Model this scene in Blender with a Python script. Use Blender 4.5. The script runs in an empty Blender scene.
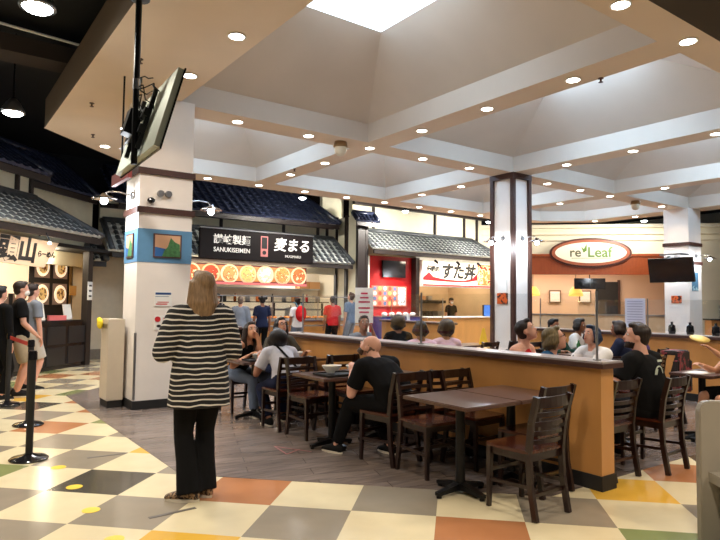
import bpy, bmesh, math, random
from math import sin, cos, pi, radians, sqrt, atan2
from mathutils import Vector, Matrix
from mathutils.geometry import tessellate_polygon
random.seed(7)
scn = bpy.context.scene
col = scn.collection

# ------------------------------------------------------------------ camera
cam = bpy.data.cameras.new('camera')
cam.sensor_width = 36; cam.lens = 30.0; cam.clip_end = 200
camo = bpy.data.objects.new('camera', cam); col.objects.link(camo)
YAW, PITCH, ROLL = radians(54.0), radians(3.1), radians(0.62)
fw = Vector((cos(YAW)*cos(PITCH), sin(YAW)*cos(PITCH), sin(PITCH)))
r0 = Vector((sin(YAW), -cos(YAW), 0)); u0 = r0.cross(fw)
rt = r0*cos(ROLL) + u0*sin(ROLL); up = u0*cos(ROLL) - r0*sin(ROLL)
M3 = Matrix((rt, up, -fw)).transposed()
camo.matrix_world = Matrix.Translation((0, 0, 1.5)) @ M3.to_4x4()
scn.camera = camo
# ------------------------------------------------------------------ world, exposure
w = bpy.data.worlds.new('world'); scn.world = w; w.use_nodes = True
w.node_tree.nodes['Background'].inputs[0].default_value = (0.75, 0.82, 1.0, 1)
w.node_tree.nodes['Background'].inputs[1].default_value = 0.06
scn.view_settings.view_transform = 'Standard'; scn.view_settings.look = 'None'
scn.view_settings.gamma = 1; scn.view_settings.use_curve_mapping = False
scn.view_settings.exposure = 0.35
DOWN_W = 70      # watts of each ceiling downlight
SKY_E = 6.0      # skylight pane emission

# ------------------------------------------------------------------ materials
MATS = {}
def mat(name, rgb, rough=0.5, metal=0.0, var=0.0, scale=8, emit=0, bump=0.0, spec=0.5, alpha=None, trans=0.0, stretch=None, coat=0, rgb2=None):
    if name in MATS: return MATS[name]
    m = bpy.data.materials.new(name); m.use_nodes = True
    nt = m.node_tree; b = nt.nodes['Principled BSDF']
    b.inputs['Base Color'].default_value = (*rgb, 1)
    b.inputs['Roughness'].default_value = rough; b.inputs['Metallic'].default_value = metal
    b.inputs['Specular IOR Level'].default_value = spec
    b.inputs['Coat Weight'].default_value = coat
    if emit:
        b.inputs['Emission Color'].default_value = (*rgb, 1); b.inputs['Emission Strength'].default_value = emit
    if trans: b.inputs['Transmission Weight'].default_value = trans
    if alpha is not None: b.inputs['Alpha'].default_value = alpha
    if var or bump:
        tc = nt.nodes.new('ShaderNodeTexCoord'); nz = nt.nodes.new('ShaderNodeTexNoise')
        mp = nt.nodes.new('ShaderNodeMapping'); nt.links.new(tc.outputs['Object'], mp.inputs[0])
        if stretch: mp.inputs['Scale'].default_value = stretch
        nz.inputs['Scale'].default_value = scale; nz.inputs['Detail'].default_value = 5
        nt.links.new(mp.outputs[0], nz.inputs['Vector'])
        if var:
            r = nt.nodes.new('ShaderNodeValToRGB')
            c2 = rgb2 or tuple(min(1, c*(1+var)) for c in rgb)
            r.color_ramp.elements[0].position = 0.3; r.color_ramp.elements[1].position = 0.7
            r.color_ramp.elements[0].color = (*[c*(1-var) for c in rgb], 1)
            r.color_ramp.elements[1].color = (*c2, 1)
            nt.links.new(nz.outputs['Fac'], r.inputs[0]); nt.links.new(r.outputs[0], b.inputs['Base Color'])
            if emit: nt.links.new(r.outputs[0], b.inputs['Emission Color'])
        if bump:
            bp = nt.nodes.new('ShaderNodeBump'); bp.inputs['Strength'].default_value = bump; bp.inputs['Distance'].default_value = 0.01
            nt.links.new(nz.outputs['Fac'], bp.inputs['Height']); nt.links.new(bp.outputs[0], b.inputs['Normal'])
    MATS[name] = m; return m

def S(r, g, b):   # sRGB 0..255 -> linear
    return tuple(((c/255)/12.92 if c/255 < .04045 else ((c/255+.055)/1.055)**2.4) for c in (r, g, b))

def striped(name, a, bcol, freq, axis=2, duty=0.7, wob=0.02):
    m = mat(name, a, 0.85); nt = m.node_tree; b = nt.nodes['Principled BSDF']
    tc = nt.nodes.new('ShaderNodeTexCoord'); sp = nt.nodes.new('ShaderNodeSeparateXYZ')
    nt.links.new(tc.outputs['Object'], sp.inputs[0])
    nz = nt.nodes.new('ShaderNodeTexNoise'); nz.inputs['Scale'].default_value = 3.5
    nt.links.new(tc.outputs['Object'], nz.inputs['Vector'])
    m0 = nt.nodes.new('ShaderNodeMath'); m0.operation = 'MULTIPLY_ADD'; m0.inputs[1].default_value = wob
    nt.links.new(nz.outputs['Fac'], m0.inputs[0]); nt.links.new(sp.outputs[axis], m0.inputs[2])
    m1 = nt.nodes.new('ShaderNodeMath'); m1.operation = 'MULTIPLY'; m1.inputs[1].default_value = freq
    nt.links.new(m0.outputs[0], m1.inputs[0])
    m2 = nt.nodes.new('ShaderNodeMath'); m2.operation = 'FRACT'; nt.links.new(m1.outputs[0], m2.inputs[0])
    m3 = nt.nodes.new('ShaderNodeMath'); m3.operation = 'GREATER_THAN'; m3.inputs[1].default_value = duty
    nt.links.new(m2.outputs[0], m3.inputs[0])
    mx = nt.nodes.new('ShaderNodeMix'); mx.data_type = 'RGBA'
    nt.links.new(m3.outputs[0], mx.inputs[0]); mx.inputs[6].default_value = (*a, 1); mx.inputs[7].default_value = (*bcol, 1)
    nt.links.new(mx.outputs[2], b.inputs['Base Color'])
    return m

def spotted(name, a, bcol, scale, thr=0.5, rough=0.7, sc3=None, emit=0, c3=None):
    m = mat(name, a, rough); nt = m.node_tree; b = nt.nodes['Principled BSDF']
    tc = nt.nodes.new('ShaderNodeTexCoord'); nz = nt.nodes.new('ShaderNodeTexNoise')
    mp = nt.nodes.new('ShaderNodeMapping'); nt.links.new(tc.outputs['Object'], mp.inputs[0])
    if sc3: mp.inputs['Scale'].default_value = sc3
    nz.inputs['Scale'].default_value = scale; nz.inputs['Detail'].default_value = 3
    nt.links.new(mp.outputs[0], nz.inputs['Vector'])
    r = nt.nodes.new('ShaderNodeValToRGB'); r.color_ramp.interpolation = 'CONSTANT'
    r.color_ramp.elements[0].color = (*a, 1); r.color_ramp.elements[1].color = (*bcol, 1); r.color_ramp.elements[1].position = thr
    if c3:
        e = r.color_ramp.elements.new(thr+0.08); e.color = (*c3, 1)
    nt.links.new(nz.outputs['Fac'], r.inputs[0]); nt.links.new(r.outputs[0], b.inputs['Base Color'])
    if emit:
        nt.links.new(r.outputs[0], b.inputs['Emission Color']); b.inputs['Emission Strength'].default_value = emit
    return m

plaster = mat('ceiling_plaster', S(222, 202, 178), 0.9, var=0.03, scale=1.5)
plaster_w = mat('coffer_plaster', S(208, 196, 182), 0.9, var=0.04, scale=1.2)
black_c = mat('black_ceiling_paint', (0.012, 0.012, 0.014), 0.8)
colwhite = mat('column_paint', S(238, 230, 222), 0.6, var=0.03, scale=3)
brownband = mat('brown_timber_band', S(70, 42, 34), 0.5, var=0.15, scale=6, stretch=(1, 1, 8))
darkwood = mat('dark_timber', S(38, 28, 24), 0.5, var=0.2, scale=5, stretch=(6, 6, 1))
chairwood = mat('espresso_wood', S(36, 19, 15), 0.28, var=0.22, scale=9, stretch=(5, 5, 1), spec=0.5, coat=0.2)
seatwood = mat('reddish_seat_wood', S(74, 34, 22), 0.25, var=0.2, scale=9, stretch=(6, 1, 1), coat=0.3)
tabletopm = mat('dark_table_laminate', S(88, 62, 52), 0.28, var=0.12, scale=5, stretch=(1, 6, 1), coat=0.2)
blackmetal = mat('black_metal', (0.012, 0.012, 0.013), 0.35, 0.6)
blackgloss = mat('black_gloss', (0.01, 0.01, 0.012), 0.12)
blackmat = mat('black_matte', (0.012, 0.011, 0.011), 0.7)
steel = mat('brushed_steel', S(170, 170, 172), 0.3, 0.9)
chrome = mat('chrome', S(200, 200, 205), 0.15, 1)
maple = mat('honey_maple_veneer', S(196, 140, 80), 0.35, var=0.12, scale=3, stretch=(1, 1, 0.25), coat=0.15)
ledgem = mat('grey_ledge_laminate', S(158, 148, 146), 0.35, var=0.06, scale=12)
stucco = mat('cream_stucco', S(222, 216, 190), 0.9, var=0.05, scale=4)
creamwall = mat('cream_wall_paint', S(234, 226, 204), 0.85, var=0.03, scale=2)
tile_lip = mat('tile_edge_painted_light', S(196, 200, 196), 0.5, var=.2, scale=6)  # paler than the tile: paints in the light caught by lips and rib ends
blue_lip = mat('blue_edge_painted_light', S(46, 54, 80), 0.5, var=.2, scale=6)  # same painted-in lip highlight for the blue roofs, kept dimmer
tile_roof = mat('grey_roof_tile', S(70, 74, 78), 0.4, var=0.18, scale=14)
tile_blue = mat('blue_black_roof_tile', S(34, 40, 60), 0.35, var=0.2, scale=14)
white = mat('white_plastic', S(236, 236, 232), 0.4)
paper = mat('white_paper', S(240, 238, 232), 0.8)
redp = mat('red_paint', S(186, 22, 26), 0.5, var=0.06)
bulb = mat('lit_bulb', (1, 0.95, 0.86), 0.5, emit=14)
bulbc = mat('cool_lit_bulb', (0.9, 0.96, 1), 0.5, emit=16)
greybox = mat('beige_laminate', S(200, 188, 170), 0.5, var=0.03)
cardboard = mat('cardboard', S(170, 120, 75), 0.8, var=0.1)

def glassmat(name, tint, a):
    if name in MATS: return MATS[name]
    m = bpy.data.materials.new(name); m.use_nodes = True; nt = m.node_tree
    for n in list(nt.nodes):
        if n.type == 'BSDF_PRINCIPLED': nt.nodes.remove(n)
    out = [n for n in nt.nodes if n.type == 'OUTPUT_MATERIAL'][0]
    t = nt.nodes.new('ShaderNodeBsdfTransparent'); g = nt.nodes.new('ShaderNodeBsdfGlossy'); mx = nt.nodes.new('ShaderNodeMixShader')
    t.inputs[0].default_value = (*tint, 1); g.inputs['Roughness'].default_value = 0.02
    mx.inputs[0].default_value = a
    nt.links.new(t.outputs[0], mx.inputs[1]); nt.links.new(g.outputs[0], mx.inputs[2]); nt.links.new(mx.outputs[0], out.inputs[0])
    MATS[name] = m; return m
plexi = glassmat('clear_acrylic', (0.96, 0.97, 0.97), 0.05)

# ------------------------------------------------------------------ mesh builder
class MB:
    def __init__(s): s.v = []; s.f = []; s.mi = []; s.cur = 0; s.mats = []
    def use(s, m):
        if m not in s.mats: s.mats.append(m)
        s.cur = s.mats.index(m); return s
    def add(s, vs, fs):
        n = len(s.v); s.v += [tuple(p) for p in vs]
        for f in fs: s.f.append(tuple(n+i for i in f)); s.mi.append(s.cur)
        return s
    def box(s, c, d, rz=0, M=None):
        x, y, z = d[0]/2, d[1]/2, d[2]/2
        vs = [Vector((a*x, b*y, e*z)) for a in (-1, 1) for b in (-1, 1) for e in (-1, 1)]
        R = M if M is not None else Matrix.Rotation(rz, 3, 'Z')
        vs = [R@v + Vector(c) for v in vs]
        return s.add(vs, [(0, 1, 3, 2), (4, 6, 7, 5), (0, 4, 5, 1), (2, 3, 7, 6), (0, 2, 6, 4), (1, 5, 7, 3)])
    def b2(s, lo, hi):
        return s.box([(a+b)/2 for a, b in zip(lo, hi)], [abs(b-a) for a, b in zip(lo, hi)])
    def bar(s, p0, p1, w, h, upv=(0, 0, 1), w1=None, h1=None):
        p0, p1 = Vector(p0), Vector(p1); d = (p1-p0).normalized(); u = Vector(upv)
        x = d.cross(u)
        if x.length < 1e-4: x = d.cross(Vector((0, 1, 0)))
        x.normalize(); u = x.cross(d)
        w1 = w if w1 is None else w1; h1 = h if h1 is None else h1
        vs = []
        for p, ww, hh in ((p0, w, h), (p1, w1, h1)):
            for a, b in ((-1, -1), (1, -1), (1, 1), (-1, 1)): vs.append(p + x*(a*ww/2) + u*(b*hh/2))
        return s.add(vs, [(3, 2, 1, 0), (4, 5, 6, 7), (0, 1, 5, 4), (1, 2, 6, 5), (2, 3, 7, 6), (3, 0, 4, 7)])
    def cyl(s, p0, p1, ra, rb=None, n=12, cap=True):
        rb = ra if rb is None else rb; p0, p1 = Vector(p0), Vector(p1); d = (p1-p0).normalized()
        x = d.cross(Vector((0, 0, 1)))
        if x.length < 1e-4: x = Vector((1, 0, 0))
        x.normalize(); y = d.cross(x); vs = []
        for p, r in ((p0, ra), (p1, rb)):
            for i in range(n): a = 2*pi*i/n; vs.append(p + (x*cos(a)+y*sin(a))*r)
        fs = [(i, (i+1) % n, n+(i+1) % n, n+i) for i in range(n)]
        if cap: fs += [tuple(range(n-1, -1, -1)), tuple(range(n, 2*n))]
        return s.add(vs, fs)
    def tube(s, pts, r, n=8):
        for a, b in zip(pts, pts[1:]): s.cyl(a, b, r, r, n)
        return s
    def lathe(s, prof, c=(0, 0, 0), n=24, sx=1, sy=1):
        c = Vector(c); vs = []; m = len(prof)
        for i in range(n):
            a = 2*pi*i/n
            for r, z in prof: vs.append((c.x+r*cos(a)*sx, c.y+r*sin(a)*sy, c.z+z))
        fs = []
        for i in range(n):
            j = (i+1) % n
            for k in range(m-1): fs.append((i*m+k, j*m+k, j*m+k+1, i*m+k+1))
        if prof[0][0] > 1e-4: fs.append(tuple(i*m for i in range(n-1, -1, -1)))
        if prof[-1][0] > 1e-4: fs.append(tuple(i*m+m-1 for i in range(n)))
        return s.add(vs, fs)
    def ell(s, c, r, n=16, m=10, M=None):
        vs = []; fs = []
        for k in range(m+1):
            t = pi*k/m
            for i in range(n):
                a = 2*pi*i/n; p = Vector((r[0]*sin(t)*cos(a), r[1]*sin(t)*sin(a), r[2]*cos(t)))
                if M is not None: p = M@p
                vs.append(p+Vector(c))
        for k in range(m):
            for i in range(n): fs.append((k*n+i, (k+1)*n+i, (k+1)*n+(i+1) % n, k*n+(i+1) % n))
        return s.add(vs, fs)
    def prism(s, poly, z0, z1, M=None):
        n = len(poly); vs = [Vector((p[0], p[1], z0)) for p in poly]+[Vector((p[0], p[1], z1)) for p in poly]
        if M is not None: vs = [M@v for v in vs]
        return s.add(vs, [tuple(range(n-1, -1, -1)), tuple(range(n, 2*n))]+[(i, (i+1) % n, n+(i+1) % n, n+i) for i in range(n)])
    def build(s, name, m=None, parent=None, smooth=False, bevel=0, loc=None):
        me = bpy.data.meshes.new(name); me.from_pydata(s.v, [], s.f)
        ml = s.mats or [m]
        for k in ml: me.materials.append(k)
        if s.mats: me.polygons.foreach_set('material_index', s.mi)
        me.update()
        bm = bmesh.new(); bm.from_mesh(me); bmesh.ops.remove_doubles(bm, verts=bm.verts, dist=1e-6)
        bmesh.ops.recalc_face_normals(bm, faces=bm.faces)
        if bevel: bmesh.ops.bevel(bm, geom=bm.edges[:], offset=bevel, segments=2, affect='EDGES', clamp_overlap=True)
        bm.to_mesh(me); bm.free()
        if smooth:
            me.shade_smooth()
        o = bpy.data.objects.new(name, me); col.objects.link(o)
        if smooth == 'auto':
            me.set_sharp_from_angle(angle=radians(35))
        if parent: o.parent = parent
        if loc: o.location = loc
        return o

def tag(o, label=None, cat=None, group=None, kind=None):
    if label: o['label'] = label
    if cat: o['category'] = cat
    if group: o['group'] = group
    if kind: o['kind'] = kind
    return o
def thing(name, label, cat, loc=(0, 0, 0), rz=0, group=None):
    o = bpy.data.objects.new(name, None); o.empty_display_size = .1; col.objects.link(o)
    o.location = loc; o.rotation_euler = (0, 0, rz); return tag(o, label, cat, group)
def dup(root, loc, rz=None, label=None, group=None):
    def cp(o, par):
        c = o.copy(); col.objects.link(c)
        if par: c.parent = par; c.matrix_parent_inverse = o.matrix_parent_inverse.copy()
        for ch in o.children: cp(ch, c)
        return c
    r = cp(root, None); r.location = loc
    if rz is not None: r.rotation_euler = (0, 0, rz)
    if label: r['label'] = label
    if group: r['group'] = group
    return r
def struct(o): o['kind'] = 'structure'; return o
def text(name, s, size, m, parent, loc, rot, depth=0.004, sx=1.0, shear=0, bold=0):
    cu = bpy.data.curves.new(name, 'FONT'); cu.body = s; cu.size = size; cu.align_x = 'CENTER'; cu.align_y = 'CENTER'
    cu.extrude = depth; cu.shear = shear; cu.offset = bold; cu.resolution_u = 3
    t = bpy.data.objects.new(name+'_tmp', cu); col.objects.link(t)
    dg = bpy.context.evaluated_depsgraph_get(); me = bpy.data.meshes.new_from_object(t.evaluated_get(dg))
    bpy.data.objects.remove(t)
    me.materials.clear(); me.materials.append(m)
    o = bpy.data.objects.new(name, me); col.objects.link(o); o.parent = parent
    o.location = loc; o.rotation_euler = rot; o.scale = (sx, 1, 1)
    return o

# ------------------------------------------------------------------ big lights in the place: skylights are built with the ceiling
def spot(loc, power, colr=(1, .82, .62), ang=120, blend=0.6, rad=0.05, target=None):
    l = bpy.data.lights.new('lamp_light', 'SPOT'); l.energy = power; l.color = colr; l.spot_size = radians(ang); l.spot_blend = blend
    l.shadow_soft_size = rad
    o = bpy.data.objects.new('lamp_light', l); col.objects.link(o); o.location = loc
    if target is not None:
        d = Vector(target)-Vector(loc); o.rotation_euler = d.to_track_quat('-Z', 'Y').to_euler()
    return o
def area(loc, power, colr, sx, sy, target):
    l = bpy.data.lights.new('lamp_light', 'AREA'); l.energy = power; l.color = colr; l.shape = 'RECTANGLE'; l.size = sx; l.size_y = sy
    o = bpy.data.objects.new('lamp_light', l); col.objects.link(o); o.location = loc
    o.rotation_euler = (Vector(target)-Vector(loc)).to_track_quat('-Z', 'Y').to_euler(); return o
def point(loc, power, colr, rad=0.05):
    l = bpy.data.lights.new('lamp_light', 'POINT'); l.energy = power; l.color = colr; l.shadow_soft_size = rad
    o = bpy.data.objects.new('lamp_light', l); col.objects.link(o); o.location = loc; return o
WARM = (1.0, .78, .56); COOL = (.86, .93, 1.0)

# ------------------------------------------------------------------ floor
TA = 0.86; S0 = 6.16; D0 = -4.48      # tile lattice in x+y and x-y
tm = {}
for k, c, v in (('cream', S(226, 212, 176), .05), ('grey', S(150, 140, 124), .06), ('dark', S(76, 72, 64), .08), ('orange', S(182, 124, 84), .06),
             ('yellow', S(226, 178, 72), .05), ('green', S(134, 142, 92), .05)):
    tm[k] = mat('floor_tile_'+k, c, 0.17, var=v, scale=3.5, bump=0.02, spec=0.4)
known = {(0, 0): 'dark', (0, 2): 'orange', (-1, 5): 'orange', (-1, 7): 'green', (1, 7): 'yellow', (-2, 2): 'yellow', (0, -2): 'green', (3, -3): 'orange',
         (0, 4): 'grey', (0, 6): 'grey', (-1, 1): 'grey', (-1, 3): 'grey', (1, -1): 'grey', (2, -2): 'grey', (0, 8): 'grey', (-1, -1): 'grey', (-2, 0): 'grey', (1, 1): 'grey', (1, 9): 'grey', (2, 10): 'green'}
def flat_poly_rect(): pass
fl = MB()
for k in ('cream', 'grey', 'dark', 'orange', 'yellow', 'green'): fl.use(tm[k])
rs = random.Random(3)
for i in range(-16, 46):
    for j in range(-34, 36):
        c = ((S0+TA*(i+.5))+(D0+TA*(j+.5)))/2, ((S0+TA*(i+.5))-(D0+TA*(j+.5)))/2
        if not (-6 < c[0] < 30 and -5 < c[1] < 22): continue
        if (i+j) % 2: k = 'cream'
        else: k = known.get((i, j)) or rs.choice(['grey']*5+['orange', 'orange', 'yellow', 'green', 'dark'])
        fl.use(tm[k]); q = []
        for a, b in ((0, 0), (1, 0), (1, 1), (0, 1)):
            s_ = S0+TA*(i+a); d_ = D0+TA*(j+b); q.append(((s_+d_)/2, (s_-d_)/2, 0))
        fl.add(q, [(0, 1, 2, 3)])
struct(fl.build('floor'))
# herringbone wood-look flooring of the seating area
def wood_floor():
    m = mat('herringbone_plank_floor', S(120, 104, 96), 0.22, spec=0.5); nt = m.node_tree; b = nt.nodes['Principled BSDF']
    tc = nt.nodes.new('ShaderNodeTexCoord'); mp = nt.nodes.new('ShaderNodeMapping'); nt.links.new(tc.outputs['Object'], mp.inputs[0])
    mp.inputs['Rotation'].default_value = (0, 0, radians(20))
    br = nt.nodes.new('ShaderNodeTexBrick'); nt.links.new(mp.outputs[0], br.inputs['Vector'])
    br.inputs['Scale'].default_value = 1; br.inputs['Brick Width'].default_value = 1.1; br.inputs['Row Height'].default_value = .18
    br.inputs['Mortar Size'].default_value = .003; br.inputs['Bias'].default_value = 0
    br.inputs['Color1'].default_value = (*S(130, 117, 110), 1); br.inputs['Color2'].default_value = (*S(106, 95, 90), 1); br.inputs['Mortar'].default_value = (*S(84, 72, 68), 1)
    nz = nt.nodes.new('ShaderNodeTexNoise'); mp2 = nt.nodes.new('ShaderNodeMapping'); mp2.inputs['Rotation'].default_value = (0, 0, radians(20)); mp2.inputs['Scale'].default_value = (1, 9, 1)
    nt.links.new(tc.outputs['Object'], mp2.inputs[0]); nt.links.new(mp2.outputs[0], nz.inputs['Vector']); nz.inputs['Scale'].default_value = 2.5; nz.inputs['Detail'].default_value = 6
    mx = nt.nodes.new('ShaderNodeMix'); mx.data_type = 'RGBA'; mx.blend_type = 'OVERLAY'; mx.inputs[0].default_value = .6
    nt.links.new(br.outputs['Color'], mx.inputs[6]); nt.links.new(nz.outputs['Fac'], mx.inputs[7]); nt.links.new(mx.outputs[2], b.inputs['Base Color'])
    return m
poly = [(1.86, 5.16), (4.04, 2.98), (18.6, 2.98), (20.4, 4.8), (20.4, 11), (17.5, 13.9), (5.2, 13.9), (1.86, 10.3)]
p = MB(); p.prism(poly, -0.02, 0.003); struct(p.build('floor', wood_floor()))

# ------------------------------------------------------------------ ceiling with coffers
ZC, ZU, ZS = 4.40, 4.74, 5.55
OUT = [(1.55, 5.4), (4.05, 2.9), (17.0, 2.9), (19.15, 5.0), (19.15, 12.0), (17.25, 13.9), (4.15, 13.9), (1.55, 11.3)]
def clip(poly, a, b, c):        # keep a*x+b*y<=c
    o = []
    for i in range(len(poly)):
        p, q = poly[i], poly[(i+1) % len(poly)]; fp = a*p[0]+b*p[1]-c; fq = a*q[0]+b*q[1]-c
        if fp <= 0: o.append(p)
        if fp*fq < 0: t = fp/(fp-fq); o.append((p[0]+(q[0]-p[0])*t, p[1]+(q[1]-p[1])*t))
    return o
cells = []
for x0, x1 in ((2.93, 6.41), (6.91, 10.4), (10.92, 14.4), (14.9, 18.35)):
    for y0, y1 in ((3.31, 8.62), (9.18, 13.15)):
        q = [(x0, y0), (x1, y0), (x1, y1), (x0, y1)]
        q = clip(q, -1, -1, -(6.95+.7)); q = clip(q, -1, 1, 9.75-.7); q = clip(q, 1, 1, 31.15-.7); q = clip(q, 1, -1, 14.1-.7)
        cells.append((q, (x0+x1)/2, (y0+y1)/2))
ce = MB()
loops = [[Vector((*p, 0)) for p in OUT]]+[[Vector((*p, 0)) for p in reversed(q)] for q, _, _ in cells]
flat = [v for l in loops for v in l]
ce.use(plaster)
ce.add([(v.x, v.y, ZC) for v in flat], tessellate_polygon(loops))
for q, cx, cy in cells:
    n = len(q)
    top = [(cx+(x-cx)*.40, cy+(y-cy)*.36) for x, y in q]
    ce.use(plaster_w)
    for i in range(n):
        a, b = q[i], q[(i+1) % n]; c, d = top[i], top[(i+1) % n]
        ce.add([(*a, ZC), (*b, ZC), (*b, ZU), (*a, ZU)], [(0, 1, 2, 3)])
        ce.add([(*a, ZU), (*b, ZU), (*d, ZS), (*c, ZS)], [(0, 1, 2, 3)])
ceo = ce.build('ceiling'); struct(ceo)
fa = MB(); n = len(OUT)
for i in range(n):
    a, b = OUT[i], OUT[(i+1) % n]; fa.add([(*a, ZC), (*b, ZC), (*b, ZC+.5), (*a, ZC+.5)], [(0, 1, 2, 3)])
struct(fa.build('trim_1', mat('fascia_paint', S(120, 104, 88), .9)))
skym = mat('skylight_daylight', (0.62, 0.80, 1.0), 0.5, emit=SKY_E)
skym1 = mat('skylight_daylight_far', (0.52, 0.74, 1.0), 0.5, emit=SKY_E*2.4)
for k, (q, cx, cy) in enumerate(cells):
    n = len(q); top = [(cx+(x-cx)*.40, cy+(y-cy)*.36) for x, y in q]
    o = MB().prism(top, ZS-.01, ZS+.03).build('window_%d' % (k+1), skym if k in (0,) else skym1); struct(o)
struct(MB().b2((-8, -8, 5.62), (34, 26, 5.7)).build('ceiling', black_c))

# downlights
def downlight():
    t = thing('ceiling_downlight', 'x', 'ceiling light')
    MB().lathe([(.075, .0), (.10, -.004), (.102, -.012), (.085, -.014), (.075, -.006)], n=20).build('trim_ring', white, t)
    MB().lathe([(0.001, -.0155), (.078, -.0155)], n=20).build('lens', bulb, t)
    return t
dl0 = downlight(); first = True
ys = [3.1, 4.54, 6.0, 7.44, 8.9, 10.45, 11.9, 13.5]; xsb = [2.66, 6.66, 10.66, 14.65, 18.65]
pts = []
rown = {3.1: 'near edge row', 8.9: 'middle cross beam', 13.5: 'far edge row'}
for i, x in enumerate(xsb):
    for y in ys: pts.append((x, y, ['left edge', 'first long', 'second long', 'third long', 'right edge'][i]))
for y in (3.1, 8.9, 13.5):
    for i in range(4):
        for f in (1, 2): pts.append((xsb[i]+(xsb[i+1]-xsb[i])*f/3, y, rown[y]))
def inside(x, y): return x+y > 7.4 and y-x < 9.3 and x+y < 30.6 and x-y < 13.6
DL = []
ordn = ['nearest', 'second nearest', 'third nearest', 'fourth nearest', 'fifth nearest', 'sixth nearest', 'seventh nearest', 'farthest']
cnt = {}
for x, y, nm in pts:
    if not inside(x, y) or (abs(y-8.9) < .1 and abs(x-10.66) < .1) or (abs(y-8.9) < .1 and min(abs(x-2.66), abs(x-18.65)) < .1): continue
    k = cnt.get(nm, 0); cnt[nm] = k+1
    lab = '%s round recessed downlight in the %s beam of the coffered ceiling' % (ordn[min(k, 7)], nm)
    if 'row' in nm or 'middle' in nm: lab = '%s from the left of the round downlights along the %s of the ceiling' % (['first', 'second', 'third', 'fourth', 'fifth', 'sixth', 'seventh', 'eighth'][min(k, 7)], nm)
    if first: dl0.location = (x, y, ZC); dl0['label'] = lab; dl0['group'] = 'ceiling downlights'; first = False
    else: dup(dl0, (x, y, ZC), 0, lab, 'ceiling downlights')
    spot((x, y, ZC-.03), DOWN_W, WARM, 135, .8, .07)

# ------------------------------------------------------------------ walls
struct(MB().b2((-8, 18.6, 0), (26, 18.8, 5.6)).build('wall_back', mat('charcoal_wall', S(34, 32, 34), .9)))
struct(MB().b2((-8, -7, 0), (-7.8, 18.6, 5.6)).build('wall_left', mat('charcoal_wall', S(34, 32, 34), .9)))
struct(MB().b2((28, -7, 0), (28.2, 20, 5.6)).build('wall_right', creamwall))

# ------------------------------------------------------------------ columns
def col_left():
    t = thing('column', 'large white square column on the left with brown bands and a blue picture frieze', 'column')
    x0, x1, y0, y1 = 2.37, 3.13, 8.5, 9.15
    MB().b2((x0, y0, 0.12), (x1, y1, ZC)).build('shaft', colwhite, t)
    MB().b2((x0-.02, y0-.02, 0), (x1+.02, y1+.02, .12)).build('plinth', blackmat, t)
    for z in (3.27, 2.72): MB().b2((x0-.03, y0-.03, z), (x1+.03, y1+.03, z+.085)).build('band', brownband, t)
    MB().b2((x0-.006, y0-.006, 2.03), (x1+.006, y1+.006, 2.5)).build('frieze', mat('blue_frieze', S(92, 140, 178), .7, var=.05), t)
    MB().b2((x0-.008, y0-.008, .14), (x0+.02, y0+.02, 1.05)).build('corner_guard', steel, t)
    # framed landscape prints: generic green hills over blue water
    for (a, b, face) in ((2.58, 2.98, 'f'), (8.66, 9.0, 's')):
        M = Matrix.Identity(4)
        if face == 'f': M = Matrix.Translation((0, y0-.01, 0)) @ Matrix.Rotation(radians(90), 4, 'X')
        else: M = Matrix.Translation((x0-.01, 0, 0)) @ Matrix.Rotation(radians(-90), 4, 'Z') @ Matrix.Rotation(radians(90), 4, 'X')
        s = 1 if face == 'f' else -1
        lo, hi = (a, b) if face == 'f' else (-b, -a)
        pic = MB()
        pic.use(mat('print_frame', S(88, 60, 60), .5)).prism([(lo, 2.1), (hi, 2.1), (hi, 2.44), (lo, 2.44)], 0, .012, M)
        pic.use(mat('print_sky', S(214, 168, 132), .6)).prism([(lo+.02, 2.12), (hi-.02, 2.12), (hi-.02, 2.42), (lo+.02, 2.42)], .012, .015, M)
        pic.use(mat('print_water', S(40, 96, 160), .6)).prism([(lo+.02, 2.12), (hi-.02, 2.12), (hi-.02, 2.2), (lo+.02, 2.25)], .015, .017, M)
        w_ = hi-lo
        pic.use(mat('print_hill', S(74, 128, 78), .6, var=.3, scale=30)).prism([(lo+.3*w_, 2.12), (hi-.02, 2.12), (hi-.03, 2.3), (lo+.75*w_, 2.33), (lo+.6*w_, 2.39), (lo+.5*w_, 2.26), (lo+.38*w_, 2.2)], .017, .019, M)
        pic.build('picture', None, t)
    # pair of round chrome housings between the bands
    for x in (2.66, 2.77):
        MB().cyl((x, y0, 3.01), (x, y0-.05, 3.01), .05, .045, 18).build('round_housing', steel, t)
    MB().ell((2.53, y0-.02, 2.9), (.055, .05, .04)).build('dome_camera', blackgloss, t)
    return t
col_left()
def col_mid():
    t = thing('column', 'slim white square column in the middle edged in dark brown timber', 'column')
    x0, x1, y0, y1 = 10.4, 10.94, 8.62, 9.2
    MB().b2((x0+.01, y0+.01, .12), (x1-.01, y1-.01, ZC)).build('shaft', colwhite, t)
    MB().b2((x0-.02, y0-.02, 0), (x1+.02, y1+.02, .12)).build('plinth', blackmat, t)
    for x in (x0, x1):
        for y in (y0, y1): MB().b2((x-.045, y-.045, .12), (x+.045, y+.045, ZC-.1)).build('corner_post', brownband, t)
    MB().b2((x0-.05, y0-.05, ZC-.12), (x1+.05, y1+.05, ZC)).build('cap_band', brownband, t)
    MB().b2((x0-.008, 8.8, 1.75), (x0+.01, 9.05, 2.05)).build('notice', paper, t)
    MB().b2((x0-.01, 8.78, 1.5), (x0+.01, 9.07, 1.74)).build('orange_notice', spotted('orange_notice_print', S(222, 96, 30), S(60, 20, 16), 14, .55), t)
    return t
col_mid()
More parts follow.
